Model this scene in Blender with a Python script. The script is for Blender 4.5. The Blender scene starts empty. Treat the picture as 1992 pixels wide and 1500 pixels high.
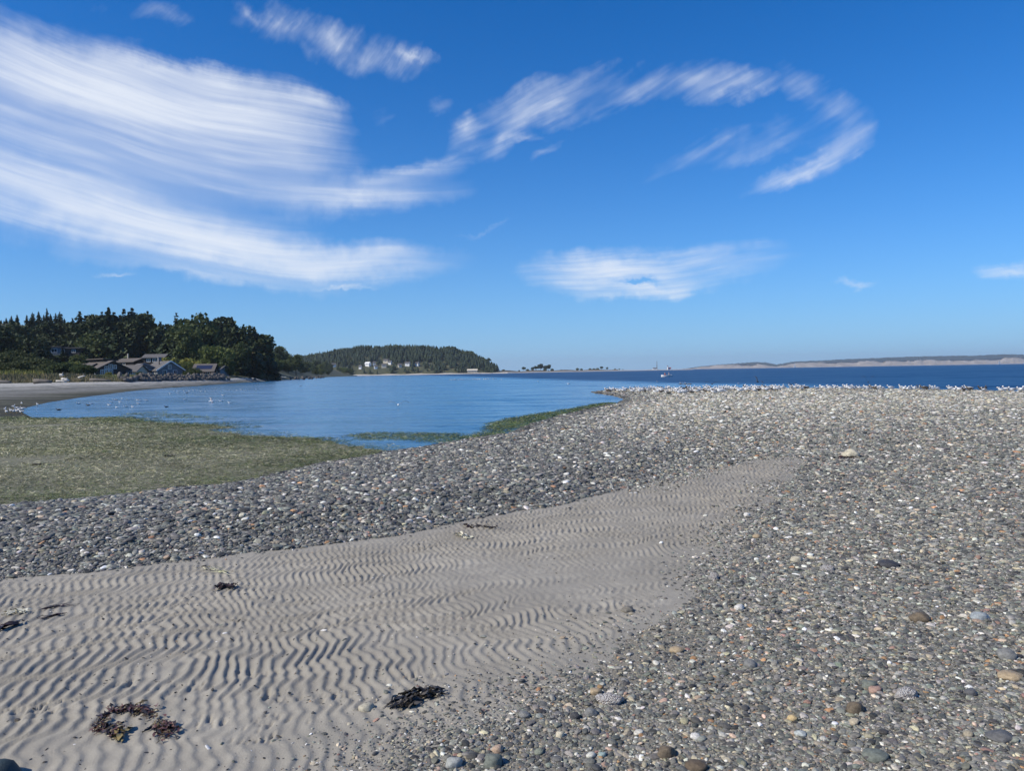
import bpy, math, random
import numpy as np
from mathutils import Vector, Matrix, Euler

random.seed(7)
RNG = np.random.default_rng(7)
scene = bpy.context.scene
COL = scene.collection

# ------------------------------------------------------------------ camera
CAM_H = 1.6
F_PX, IW, IH = 1440.0, 1992.0, 1500.0
PITCH, ROLL = math.radians(1.046), math.radians(0.94)
_f = Vector((0, math.cos(PITCH), -math.sin(PITCH)))
_r0, _u0 = Vector((1, 0, 0)), Vector((0, math.sin(PITCH), math.cos(PITCH)))
_r = _r0 * math.cos(ROLL) - _u0 * math.sin(ROLL)
_u = _r0 * math.sin(ROLL) + _u0 * math.cos(ROLL)
cam_d = bpy.data.cameras.new('camera')
cam = bpy.data.objects.new('camera', cam_d)
COL.objects.link(cam)
cam_d.sensor_fit = 'HORIZONTAL'; cam_d.sensor_width = 36.0
cam_d.lens = 36.0 * F_PX / IW
cam_d.clip_start, cam_d.clip_end = 0.05, 200000.0
cam.matrix_world = Matrix(((_r.x, _u.x, -_f.x, 0), (_r.y, _u.y, -_f.y, 0), (_r.z, _u.z, -_f.z, CAM_H), (0, 0, 0, 1)))
scene.camera = cam

def ray(px, py):
    return (_f + _r * ((px - IW / 2) / F_PX) + _u * ((IH / 2 - py) / F_PX))
def G(px, py, z=0.0):                       # where the sight line through a photo pixel meets the level z
    d = ray(px, py); t = (z - CAM_H) / d.z
    return (d.x * t, d.y * t)
def A(px, py, Y):                           # the point on the sight line at the distance Y ahead
    d = ray(px, py); t = Y / d.y
    return Vector((d.x * t, Y, CAM_H + d.z * t))
def AE(px, py):                             # azimuth and elevation of a sight line
    d = ray(px, py)
    return math.atan2(d.x, d.y), math.asin(d.z / d.length)

# ------------------------------------------------------------------ light, sky, exposure
SUN_EL = math.radians(41.0)
SUN_ROT = math.atan2(-0.90, -0.44)
sun_dir = Vector((math.sin(SUN_ROT) * math.cos(SUN_EL), math.cos(SUN_ROT) * math.cos(SUN_EL), math.sin(SUN_EL)))
sd = bpy.data.lights.new('sun', 'SUN'); sd.energy = 5.0; sd.angle = math.radians(0.53); sd.color = (1.0, 0.92, 0.78)
so = bpy.data.objects.new('sun', sd); COL.objects.link(so)
so.rotation_euler = (-sun_dir).to_track_quat('-Z', 'Y').to_euler(); so.location = (-30, -20, 60)
SKY_STRENGTH = 0.085

scene.view_settings.view_transform = 'Standard'
scene.view_settings.look = 'None'
scene.view_settings.exposure = 0.0
scene.view_settings.gamma = 1.0
scene.view_settings.use_curve_mapping = False
scene.cycles.use_denoising = True
scene.cycles.max_bounces = 6
scene.cycles.diffuse_bounces = 2
scene.cycles.glossy_bounces = 3
scene.cycles.transparent_max_bounces = 8
scene.cycles.volume_bounces = 0
scene.cycles.caustics_reflective = False
scene.cycles.caustics_refractive = False

world = bpy.data.worlds.new('World'); scene.world = world
world.use_nodes = True
world.cycles.sampling_method = 'MANUAL'; world.cycles.sample_map_resolution = 512
class NT:                                   # a small node-tree writer
    def __init__(s, tree, clear=True):
        s.t = tree
        if clear: tree.nodes.clear()
    def n(s, typ, inp=None, **kw):
        nd = s.t.nodes.new(typ)
        for k, v in kw.items(): setattr(nd, k, v)
        for k, v in (inp or {}).items(): s.set(nd, k, v)
        return nd
    def set(s, nd, k, v):
        sk = nd.inputs[k]
        if isinstance(v, bpy.types.NodeSocket): s.t.links.new(v, sk)
        elif isinstance(v, bpy.types.Node): s.t.links.new(v.outputs[0], sk)
        else: sk.default_value = v
    def m(s, op, a, b=None, c=None, clamp=False):
        nd = s.n('ShaderNodeMath', operation=op, use_clamp=clamp)
        for i, v in enumerate((a, b, c)):
            if v is not None: s.set(nd, i, v)
        return nd.outputs[0]
    def mix(s, fac, a, b, blend='MIX'):
        nd = s.n('ShaderNodeMix', data_type='RGBA', blend_type=blend)
        for k, v in ((0, fac), (6, a), (7, b)): s.set(nd, k, v)
        return nd.outputs[2]
    def ramp(s, fac, stops, interp='LINEAR'):
        nd = s.n('ShaderNodeValToRGB'); s.set(nd, 0, fac)
        cr = nd.color_ramp; cr.interpolation = interp
        while len(cr.elements) < len(stops): cr.elements.new(0.5)
        for e, (p, c) in zip(cr.elements, stops):
            e.position = p; e.color = c if len(c) == 4 else (*c, 1)
        return nd.outputs[0]
    def smooth(s, v, lo, hi):
        nd = s.n('ShaderNodeMapRange', interpolation_type='SMOOTHSTEP')
        s.set(nd, 0, v); s.set(nd, 1, lo); s.set(nd, 2, hi); return nd.outputs[0]
    def noise(s, vec, scale, detail=3, rough=0.5, dist=0.0, dims='3D', w=None):
        nd = s.n('ShaderNodeTexNoise', noise_dimensions=dims)
        if vec is not None: s.set(nd, 'Vector', vec)
        s.set(nd, 'Scale', scale); s.set(nd, 'Detail', detail); s.set(nd, 'Roughness', rough); s.set(nd, 'Distortion', dist)
        if w is not None: s.set(nd, 'W', w)
        return nd
    def scale(s, vec, sc, rot=(0, 0, 0), loc=(0, 0, 0)):
        return s.n('ShaderNodeMapping', {'Vector': vec, 'Scale': sc, 'Rotation': rot, 'Location': loc}).outputs[0]

W = NT(world.node_tree)
sky = W.n('ShaderNodeTexSky', sky_type='NISHITA', sun_disc=False, sun_elevation=SUN_EL, sun_rotation=SUN_ROT,
          altitude=0.0, air_density=1.0, dust_density=0.0, ozone_density=3.0)
gen = W.n('ShaderNodeTexCoord').outputs['Generated']
sx = W.n('ShaderNodeSeparateXYZ', {0: gen})
az = W.m('ARCTAN2', sx.outputs[0], sx.outputs[1])
el = W.m('ARCSINE', W.m('MINIMUM', sx.outputs[2], 1.0))
ae = W.n('ShaderNodeCombineXYZ', {0: az, 1: el}).outputs[0]
def warp(vec, sc, det, amt):
    wv = W.n('ShaderNodeVectorMath', {0: W.noise(vec, sc, det, 0.6).outputs['Color'], 1: (0.5, 0.5, 0.5)}, operation='SUBTRACT').outputs[0]
    wv = W.n('ShaderNodeVectorMath', {0: wv, 3: amt}, operation='SCALE').outputs[0]
    return W.n('ShaderNodeVectorMath', {0: vec, 1: wv}, operation='ADD').outputs[0]
al = warp(ae, 4.5, 1, 0.034)                 # slow drift that bends the fibres
aw = warp(al, 20.0, 6, 0.045)                # finer turbulence that frays the outlines
def stroke_sum(strokes):
    tot = None
    for (cx, cy, L, Wd, ang, bend, op) in strokes:
        L, Wd, op = L * 1.15, Wd * 1.3, op * 1.12
        t = math.radians(ang)
        c = AE(cx, cy); e1 = AE(cx + L * math.cos(t), cy - L * math.sin(t)); w1 = AE(cx - Wd * math.sin(t), cy - Wd * math.cos(t))
        th = math.atan2(e1[1] - c[1], e1[0] - c[0])
        Lr = math.hypot(e1[0] - c[0], e1[1] - c[1]); Wr = math.hypot(w1[0] - c[0], w1[1] - c[1])
        mp = W.n('ShaderNodeMapping', {'Vector': aw, 'Location': (c[0], c[1], 0), 'Rotation': (0, 0, th), 'Scale': (Lr, Wr, 1)}, vector_type='TEXTURE').outputs[0]
        if bend:
            sp = W.n('ShaderNodeSeparateXYZ', {0: mp})
            v = W.m('MULTIPLY_ADD', W.m('MULTIPLY', sp.outputs[0], sp.outputs[0]), -bend / Wd, sp.outputs[1])
            mp = W.n('ShaderNodeCombineXYZ', {0: sp.outputs[0], 1: v}).outputs[0]
        g = W.n('ShaderNodeTexGradient', {0: mp}, gradient_type='QUADRATIC_SPHERE').outputs['Fac']
        tot = W.m('MULTIPLY', g, op) if tot is None else W.m('MULTIPLY_ADD', g, op, tot)
    return tot
LEFT = [(190, 195, 460, 95, -6, 0, 1.15), (470, 225, 230, 85, -6, 0, .75), (430, 320, 300, 110, -3, 0, .55), (170, 405, 420, 80, -13, 10, 1.35), (470, 482, 350, 58, -9, 12, 1.1),
        (700, 508, 250, 40, 0, 18, .85), (690, 382, 270, 46, 2, 26, .62), (170, 310, 520, 190, -12, 0, .60), (560, 300, 150, 130, -20, 0, .40), (90, 105, 380, 75, -13, 0, .50), (320, 145, 170, 34, -3, 0, .5), (430, 170, 120, 34, -10, 0, .5), (610, 208, 90, 30, -6, 0, .4),
        (790, 352, 190, 26, 18, 0, .34), (400, 530, 330, 22, -8, 6, .40), (225, 529, 55, 7, -5, 0, .5), (670, 552, 90, 6, -3, 0, .5)]
TOPC = [(650, 82, 220, 58, -13, 0, .80), (490, 22, 90, 20, -28, 0, .45), (790, 103, 90, 14, -10, 0, .45), (330, 30, 200, 34, -4, 0, .18)]
MIDC = [(1090, 195, 190, 56, 15, 0, .85), (1290, 158, 270, 50, 3, -10, .62), (1420, 172, 140, 30, 18, 0, .45), (985, 262, 110, 34, 40, 0, .55), (908, 257, 50, 36, 55, 0, .90),
        (865, 315, 140, 30, 38, 0, .75), (815, 345, 110, 24, 20, 0, .5), (1015, 270, 70, 14, -4, 0, .40), (1065, 302, 55, 12, 42, 0, .36), (850, 208, 40, 24, 0, 0, .22), (740, 225, 60, 40, 60, 0, .16)]
RIGHTC = [(1575, 318, 180, 28, 29, 6, .80), (1650, 260, 100, 60, 36, 0, .22), (1600, 185, 150, 50, -34, 0, .34), (1440, 285, 220, 44, 18, 0, .48), (1370, 325, 200, 34, 18, 0, .24)]
LENS = [(1190, 525, 215, 46, 1, 0, 1.15), (1245, 557, 170, 24, 4, 0, .70), (1400, 508, 190, 40, 3, 0, .36), (1235, 547, 90, 14, 6, 0, -.95), (1960, 512, 110, 22, 0, 0, .60), (1660, 550, 60, 11, -3, 0, .42), (930, 452, 80, 8, 9, 0, .25)]
def fibre(rot, bend, su, sv, seed, at, lo=0.28, hi=0.78):
    mp = W.n('ShaderNodeMapping', {'Vector': al, 'Location': (*AE(*at), 0), 'Rotation': (0, 0, math.radians(rot))}, vector_type='TEXTURE').outputs[0]
    sp = W.n('ShaderNodeSeparateXYZ', {0: mp})
    v = W.m('MULTIPLY_ADD', W.m('MULTIPLY', sp.outputs[0], sp.outputs[0]), -bend, sp.outputs[1])
    def layer(ku, kv, z, det):
        p = W.n('ShaderNodeCombineXYZ', {0: W.m('MULTIPLY', sp.outputs[0], ku), 1: W.m('MULTIPLY', v, kv), 2: z}).outputs[0]
        return W.noise(p, 1.0, det, 0.6, 0.0).outputs[0]
    a_ = W.smooth(layer(su, sv, seed, 3), lo, hi); b_ = W.smooth(layer(su * 2.0, sv * 5.5, seed + 4.0, 4), .30, .72)
    return W.m('MULTIPLY', a_, W.m('MULTIPLY_ADD', b_, 0.8, 0.54))
def dens(strokes, fib, lo, hi, gain=1.0):
    d = W.m('MAXIMUM', W.m('SUBTRACT', W.m('MULTIPLY', stroke_sum(strokes), W.m('MULTIPLY_ADD', fib, hi, lo)), 0.03), 0.0)
    return W.m('SUBTRACT', 1.0, W.m('POWER', 2.718, W.m('MULTIPLY', d, -1.28 * gain)), clamp=True)
fl = fibre(-7, 0.32, 2.6, 26, 1.3, (430, 360))
fm = fibre(24, 0.0, 6, 20, 5.1, (1200, 200))
ft = fibre(50, 0.0, 12, 20, 9.7, (650, 80))
fh = fibre(2, 0.0, 6, 40, 3.3, (1200, 530))
dd = [dens(LEFT, fl, .42, 1.35), dens(TOPC, ft, 0.08, 1.1), dens(MIDC, fm, .08, 1.3), dens(RIGHTC, fm, .10, 1.4), dens(LENS, fh, .35, 1.5)]
# the same kind of thin cirrus over the rest of the sky, away from the part in view
farm = W.m('MAXIMUM', W.smooth(W.m('ABSOLUTE', az), 0.75, 1.3), W.smooth(el, 0.55, 0.9))
pl = W.scale(gen, (1.6, 5.0, 3.0), (0, 0, 0.5))
gen_c = W.m('MULTIPLY', W.smooth(W.noise(pl, 1.6, 4, 0.6, 0.3).outputs[0], 0.5, 0.85), farm)
tot = W.m('MULTIPLY', gen_c, 0.6)
for d_ in dd: tot = W.m('MAXIMUM', tot, d_)
skyt = W.mix(1.0, sky.outputs[0], (0.54, 0.95, 1.50, 1), 'MULTIPLY')
skyc = W.n('ShaderNodeHueSaturation', {'Hue': 0.5, 'Saturation': 1.12, 'Value': 1.07, 'Color': skyt})
air = W.m('MULTIPLY', W.m('POWER', 2.718, W.m('MULTIPLY', W.m('MAXIMUM', el, 0.0), -8.0)), 0.85)
skyc = W.n('ShaderNodeMix', {0: air, 6: skyc.outputs[0], 7: (0.31 / SKY_STRENGTH, 0.55 / SKY_STRENGTH, 0.86 / SKY_STRENGTH, 1)}, data_type='RGBA')
tot = W.m('MULTIPLY', tot, 0.93)
cc = W.mix(tot, skyc.outputs[2], (0.87 / SKY_STRENGTH, 0.92 / SKY_STRENGTH, 1.0 / SKY_STRENGTH, 1))
bg = W.n('ShaderNodeBackground', {0: cc, 1: SKY_STRENGTH})
W.t.links.new(bg.outputs[0], W.n('ShaderNodeOutputWorld').inputs[0])

# ------------------------------------------------------------------ helpers
def tag(o, label=None, cat=None, group=None, kind=None):
    for k, v in (('label', label), ('category', cat), ('group', group), ('kind', kind)):
        if v: o[k] = v
    return o
def link(name, data, parent=None, loc=None, rot=None, scl=None):
    o = bpy.data.objects.new(name, data); COL.objects.link(o)
    if parent: o.parent = parent
    if loc is not None: o.location = loc
    if rot is not None: o.rotation_euler = rot
    if scl is not None: o.scale = scl
    return o
def mesh_np(name, V, F, mats=(), smooth=True):
    me = bpy.data.meshes.new(name)
    V = np.asarray(V, np.float32); F = np.asarray(F, np.int32)
    k = F.shape[1]
    me.vertices.add(len(V)); me.vertices.foreach_set('co', V.ravel())
    me.loops.add(F.size); me.loops.foreach_set('vertex_index', F.ravel())
    me.polygons.add(len(F)); me.polygons.foreach_set('loop_start', np.arange(0, F.size, k, dtype=np.int32))
    me.polygons.foreach_set('use_smooth', np.full(len(F), smooth))
    for m in mats: me.materials.append(m)
    me.update(calc_edges=True)
    return me
def attr(me, name, vals, typ='FLOAT', dom='POINT'):
    a = me.attributes.new(name, typ, dom)
    key = {'FLOAT': 'value', 'INT': 'value', 'FLOAT_VECTOR': 'vector', 'FLOAT_COLOR': 'color'}[typ]
    a.data.foreach_set(key, np.ascontiguousarray(vals, np.int32 if typ == 'INT' else np.float32).ravel())
def _hash(ix, iy, s):
    h = (ix.astype(np.int64) * 374761393 + iy.astype(np.int64) * 668265263 + s * 1274126177) & 0xffffffff
    h = ((h ^ (h >> 13)) * 1274126177) & 0xffffffff
    return ((h ^ (h >> 16)) & 0xffff) / 65535.0
def vnoise(x, y, s=0):
    ix, iy = np.floor(x), np.floor(y); fx, fy = x - ix, y - iy
    fx = fx * fx * fx * (fx * (fx * 6 - 15) + 10); fy = fy * fy * fy * (fy * (fy * 6 - 15) + 10)
    a = _hash(ix, iy, s); b = _hash(ix + 1, iy, s); c = _hash(ix, iy + 1, s); d = _hash(ix + 1, iy + 1, s)
    return (a + (b - a) * fx) * (1 - fy) + (c + (d - c) * fx) * fy
def fbm(x, y, s=0, o=4):
    t = 0; amp = 1; n = 0
    for k in range(o):
        t = t + amp * vnoise(x * 2 ** k + 17.3 * k, y * 2 ** k - 9.1 * k, s + k); n += amp; amp *= .5
    return t / n
def sdf(poly, x, y):                        # signed distance, positive inside
    p = np.asarray(poly, float); q = np.roll(p, -1, 0)
    best = np.full(x.shape, 1e18); ins = np.zeros(x.shape, bool)
    for (ax, ay), (bx, by) in zip(p, q):
        dx, dy = bx - ax, by - ay; L2 = dx * dx + dy * dy + 1e-12
        t = np.clip(((x - ax) * dx + (y - ay) * dy) / L2, 0, 1)
        best = np.minimum(best, (x - ax - t * dx) ** 2 + (y - ay - t * dy) ** 2)
        if ay != by:
            c = ((ay > y) != (by > y)) & (x < (bx - ax) * (y - ay) / (by - ay) + ax); ins ^= c
    return np.where(ins, 1, -1) * np.sqrt(best)
def sstep(v, a, b):
    t = np.clip((v - a) / (b - a), 0, 1); return t * t * (3 - 2 * t)

class MB:                                   # collects shapes, build() links them as one mesh
    def __init__(s): s.v, s.f, s.mi = [], [], []
    def add(s, vs, fs, mi=0):
        o = len(s.v); s.v += [tuple(v) for v in vs]; s.f += [tuple(i + o for i in f) for f in fs]; s.mi += [mi] * len(fs); return s
    def box(s, c, size, rz=0.0, mi=0, rx=0.0, ry=0.0):
        M = Euler((rx, ry, rz)).to_matrix(); h = Vector(size) / 2; c = Vector(c)
        vs = [c + M @ Vector((h.x * a, h.y * b, h.z * d)) for a in (-1, 1) for b in (-1, 1) for d in (-1, 1)]
        return s.add(vs, [(0, 1, 3, 2), (4, 6, 7, 5), (0, 4, 5, 1), (2, 3, 7, 6), (0, 2, 6, 4), (1, 5, 7, 3)], mi)
    def tube(s, path, radii, n=8, mi=0, flat=1.0, up=None):
        rings = []; path = [Vector(p) for p in path]
        for i, p in enumerate(path):
            d = (path[min(i + 1, len(path) - 1)] - path[max(i - 1, 0)]).normalized()
            a = d.cross(up or (Vector((0, 0, 1)) if abs(d.z) < .9 else Vector((1, 0, 0)))).normalized(); b = d.cross(a)
            r = radii[i] if hasattr(radii, '__len__') else radii
            rings.append([p + a * (r * math.cos(6.28318 * k / n)) + b * (r * flat * math.sin(6.28318 * k / n)) for k in range(n)])
        vs = [v for r in rings for v in r]; fs = []
        for i in range(len(rings) - 1):
            for k in range(n): fs.append((i * n + k, i * n + (k + 1) % n, (i + 1) * n + (k + 1) % n, (i + 1) * n + k))
        fs.append(tuple(range(n - 1, -1, -1))); fs.append(tuple((len(rings) - 1) * n + k for k in range(n)))
        return s.add(vs, fs, mi)
    def ell(s, c, r, nu=8, nv=6, mi=0, rot=None):
        M = Euler(rot).to_matrix() if rot else Matrix.Identity(3); c = Vector(c); vs = []; fs = []
        for j in range(nv + 1):
            ph = math.pi * j / nv
            for k in range(nu):
                th = 6.28318 * k / nu
                vs.append(c + M @ Vector((r[0] * math.sin(ph) * math.cos(th), r[1] * math.sin(ph) * math.sin(th), r[2] * math.cos(ph))))
        for j in range(nv):
            for k in range(nu): fs.append((j * nu + k, (j + 1) * nu + k, (j + 1) * nu + (k + 1) % nu, j * nu + (k + 1) % nu))
        return s.add(vs, fs, mi)
    def mesh(s, name, mats, smooth=False):
        me = bpy.data.meshes.new(name); me.from_pydata([tuple(v) for v in s.v], [], s.f)
        for m in (mats if isinstance(mats, (list, tuple)) else [mats]): me.materials.append(m)
        if len(me.polygons) == len(s.mi): me.polygons.foreach_set('material_index', s.mi)
        me.polygons.foreach_set('use_smooth', [smooth] * len(me.polygons)); me.update()
        return me
    def build(s, name, mats, parent=None, smooth=False, **kw):
        return link(name, s.mesh(name, mats, smooth), parent, **kw)
def empty(name, loc=(0, 0, 0), rz=0.0, scl=None):
    return link(name, None, None, loc, (0, 0, rz), scl)

MATS = {}
def mat(name):
    m = bpy.data.materials.new(name); m.use_nodes = True; MATS[name] = m
    return m, NT(m.node_tree)
def finish(N, bsdf, disp=None):
    N.t.links.new(bsdf.outputs[0], N.n('ShaderNodeOutputMaterial').inputs[0])
def plain(name, col, rough=0.7, var=0.25, scale=3.0, bump=0.0, spec=0.4, metal=0.0):
    m, N = mat(name)
    tc = N.n('ShaderNodeTexCoord').outputs['Object']
    nz = N.noise(tc, scale, 4, 0.6).outputs[0]
    c = N.mix(nz, tuple(max(0, x * (1 - var)) for x in col) + (1,), tuple(min(1, x * (1 + var)) for x in col) + (1,))
    b = N.n('ShaderNodeBsdfPrincipled', {'Base Color': c, 'Roughness': rough, 'Specular IOR Level': spec, 'Metallic': metal})
    if bump:
        N.set(b, 'Normal', N.n('ShaderNodeBump', {'Strength': 0.6, 'Distance': bump, 'Height': nz}).outputs[0])
    finish(N, b); return m
# ------------------------------------------------------------------ the shore: outlines on the ground
WATER_Z = -0.15
near_edge = [(0, 1129), (105, 1123), (211, 1114), (301, 1100), (391, 1091), (482, 1078), (600, 1067), (690, 1052), (769, 1043), (841, 1028), (916, 1012),
             (991, 996), (1082, 985), (1127, 973), (1200, 957), (1280, 933), (1379, 913), (1478, 893), (1538, 888)]
right_edge = [(1570, 899), (1550, 927), (1510, 959), (1490, 991), (1470, 1026), (1440, 1066), (1405, 1098), (1360, 1138), (1320, 1178), (1270, 1209), (1215, 1238), (1180, 1283),
              (1080, 1350), (1010, 1400), (880, 1436), (820, 1475), (760, 1540)]
SAND = [(-12, 5.3), (-7, 5.7)] + [G(*p) for p in near_edge] + [G(*p) for p in right_edge] + [(-0.75, 1.9), (-0.9, -1), (-12, -1)]
bar_far = [(0, 985), (130, 975), (230, 965), (340, 950), (430, 945), (500, 930), (600, 905), (700, 890), (745, 880)]
bar_lag = [(790, 877), (850, 866), (940, 852), (990, 845), (1020, 831), (1080, 812), (1140, 798), (1200, 786), (1217, 777), (1195, 770), (1160, 765.5)]
BAR = [(-16, 9.4)] + [G(*p, -0.13) for p in bar_far] + [G(*p, WATER_Z) for p in bar_lag] + \
      [(6.5, 60.6), (9.5, 61.8), (16, 60), (25, 54.5), (29.5, 44), (32, 36), (37, 20), (41, 0), (41, -8), (-16, -8)]
e_edge = [(745, 879), (700, 868), (640, 859), (560, 850), (500, 842), (400, 830), (300, 817), (200, 813), (75, 813)]
FLAT = [(-16, 8.6)] + [G(p[0], p[1] + 6, -0.13) for p in bar_far] + [G(*p, WATER_Z) for p in e_edge] + [(-27, 36), (-45, 38), (-45, 9)]
left_shore = [(52, 800), (60, 793), (100, 783), (150, 775), (230, 765), (300, 757), (400, 749.5), (500, 743), (560, 738.6)]
LAND = [G(*p, WATER_Z) for p in left_shore] + [(-110, 300), (-90, 420), (-130, 900), (-900, 900), (-400, 14), (-60, 20), (-25, 29), G(85, 815, WATER_Z), G(66, 807, WATER_Z)]

EDGE = np.array([(-115, 70), (-92, 95), (-78, 113), (-67, 126), (-72, 160), (-75, 190), (-100, 330), (-132, 480), (-168, 680), (-190, 900)], float)
UP = [tuple(p) for p in EDGE] + [(-900, 900), (-900, 70)]

def ground(x, y, want_all=False):
    dB = sdf(BAR, x, y); dE = sdf(FLAT, x, y); dL = sdf(LAND, x, y); dS = sdf(SAND, x, y)
    wob = fbm(x * .9, y * .9, 3) - .5
    dS = dS + wob * 0.16 * np.clip(y / 5, .4, 2)
    dB = dB + wob * 0.22
    dE = dE + (fbm(x * .35, y * .5, 11) - .5) * 2.4
    dL = dL + (fbm(x * .05, y * .05, 21) - .5) * 3.0 * sstep(y, 55, 100)
    side = np.maximum(sstep(x - 0.12 * y, 0.3, 2.2), sstep(5.3 - y, 0, .7))     # the right-hand shingle meets the sand almost level, the bar on the left as a bank
    zB = np.where(dB > 0, -0.14 + 0.31 * (1 - np.exp(-np.maximum(dB, 0) / (1.3 + .045 * y))), -0.14 + 0.09 * dB)
    zB = zB + (fbm(x * .25, y * .25, 5) - .5) * 0.05 * sstep(dB, 0, 2)
    zs = 0.0 + 0.03 * (fbm(x * .3, y * .3, 8) - .5)
    w = sstep(-dS, -0.02, 1.3 + 3.0 * side)
    zB = np.where(dB > 0, zs + (zB - zs) * w, zB)
    zE = np.where(dE > 0, -0.152 + 0.035 * (1 - np.exp(-np.maximum(dE, 0) / 2.5)) + 0.012 * (fbm(x * 1.3, y * 1.3, 31) - .5), -0.152 + 0.035 * dE)
    dl = np.maximum(dL, 0); dU = np.maximum(-sdf(UP, x, y), 0); inl = dl / (dl + dU + .01)
    zL = np.where(dL > 0, -0.16 + 1.30 * inl ** .85 + 0.10 * (fbm(x * .15, y * .15, 41) - .5) * sstep(inl, .1, .5), -0.16 + 0.03 * dL)
    z = np.maximum(np.maximum(zB, zE), zL)
    z = np.maximum(z, -0.9)
    if not want_all: return z
    return z, dB, dE, dL, dS
def ripples(x, y, dS):
    # current ripples: crests run away from the viewer, swinging round to the left further right, with tight sinuous bends
    th = 0.03 + 0.30 * sstep(x, -2.2, 0.4) + 0.10 * sstep(y, 6, 13)
    wx = fbm(x * 1.7 + 3, y * 1.1, 51, 3) - .5
    wy = fbm(x * 1.3, y * 1.6 + 7, 61, 2) - .5
    s = x + 0.27 * y + 0.24 * (y - 4) * np.tanh(.8 * (x + 1.2)) * np.clip(4 / y, 0, 1) + 0.10 * wx
    t = y - 0.30 * x + 0.30 * wy
    q = t * 2.7 + 1.5 * fbm(s * .9, t * .6, 71, 2) + .5 * fbm(s * 3.0, t * 2.0, 73, 2)
    sn = np.sin(q * 6.2832); sn = sn - .22 * np.sin(2 * q * 6.2832 + .6)
    s = s + 0.034 * sn * (0.35 + 1.3 * fbm(x * .8, y * .8, 81, 2)) + 0.008 * np.sin(t * 6.2832 * 6.3 + 5 * fbm(s * 2, t * 2, 75, 2))
    s = s + 0.026 * (fbm(x * 5, y * 3.2, 77, 2) - .5)
    lam = 0.069
    ph = (s / lam) % 1.0
    prof = np.where(ph < .63, ph / .63, (1 - ph) / .37)
    prof = prof * prof * (3 - 2 * prof)
    prof = prof ** 1.25
    amp = (0.70 + 0.7 * sstep(fbm(x * .7 + 5, y * .7, 91, 3), .3, .62))
    amp = amp * (0.6 + 0.4 * sstep(fbm(x * 2.5, y * 2.5 + 5, 95, 2), .25, .55))
    fade = sstep(dS, 0.02, 0.28) * (1 - 0.40 * sstep(x - 0.30 * y, 0.0, 1.3)) * (1 + .75 * sstep(y, 5, 11))
    low = (fbm(x * 4, y * 4, 97, 3) - .5) * 0.010 + (fbm(x * 22, y * 22, 99, 2) - .5) * 0.0022
    return 0.0108 * amp * fade * prof + low * sstep(dS, -.1, .2)
TRACKS = [G(x, y) for x, y in ((60, 1385), (85, 1382), (345, 1338), (365, 1342), (540, 1352), (560, 1358), (655, 1357), (800, 1318), (820, 1314), (505, 1310), (520, 1405), (505, 1440), (400, 1408), (250, 1330), (610, 1222))]
def prints(x, y):                            # bird scratchings in the sand
    z = np.zeros_like(x); rr = random.Random(5)
    for tx, ty in TRACKS:
        for k in range(16):
            cx, cy = tx + rr.gauss(0, .055), ty + rr.gauss(0, .035)
            m = (np.abs(x - cx) < .05) & (np.abs(y - cy) < .05)
            z[m] -= 0.010 * np.exp(-(((x[m] - cx) / .009) ** 2 + ((y[m] - cy) / .016) ** 2))
    return z

def fan(y0, y1, rows, cols, kx=0.82, x0=2.0):
    yy = np.geomspace(y0, y1, rows); u = np.linspace(-1, 1, cols)
    Y, U = np.meshgrid(yy, u, indexing='ij'); X = U * (kx * Y + x0)
    idx = np.arange(rows * cols).reshape(rows, cols)
    F = np.stack([idx[:-1, :-1], idx[:-1, 1:], idx[1:, 1:], idx[1:, :-1]], -1).reshape(-1, 4)
    return X.ravel(), Y.ravel(), F
def sub_mesh(name, V, F, sel, mats, attrs):
    F = F[sel]; used = np.unique(F); remap = np.full(len(V), -1, np.int64); remap[used] = np.arange(len(used))
    me = mesh_np(name, V[used], remap[F], mats)
    for k, v in attrs.items(): attr(me, k, v[used])
    return me

# --- ground materials
def m_sand():
    m, N = mat('sand')
    g = N.n('ShaderNodeNewGeometry').outputs['Position']
    big = N.noise(g, 1.1, 5, 0.65).outputs[0]; mid = N.noise(g, 9, 4, 0.6).outputs[0]; fine = N.noise(g, 420, 3, 0.7).outputs[0]
    c = N.mix(N.smooth(big, .3, .7), (0.252, 0.234, 0.195, 1), (0.375, 0.348, 0.290, 1))
    c = N.mix(N.smooth(mid, .35, .7), c, (0.288, 0.267, 0.225, 1))
    c = N.mix(N.smooth(fine, .58, .70), c, (0.10, 0.095, 0.09, 1))
    c = N.mix(N.smooth(N.noise(g, 300, 2, 0.6).outputs[0], .66, .74), c, (0.5, 0.48, 0.45, 1))
    h = N.m('ADD', N.m('MULTIPLY', fine, 0.6), N.m('MULTIPLY', N.noise(g, 90, 4, 0.6).outputs[0], 1.4))
    b = N.n('ShaderNodeBsdfPrincipled', {'Base Color': c, 'Roughness': 0.85, 'Specular IOR Level': 0.25})
    N.set(b, 'Normal', N.n('ShaderNodeBump', {'Strength': 0.55, 'Distance': 0.004, 'Height': h}).outputs[0])
    finish(N, b); return m
def stone_ramp(N, r, pale=0.0):
    stops = [(0.0, (.060, .060, .058)), (.20, (.10, .10, .095)), (.40, (.150, .147, .138)), (.58, (.215, .208, .188)), (.70, (.165, .172, .155)),
             (.78, (.25, .235, .195)), (.86, (.32, .31, .29)), (.92, (.30, .21, .13)), (.96, (.55, .53, .49)), (1.0, (.66, .65, .62))]
    return N.ramp(r, stops)
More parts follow.
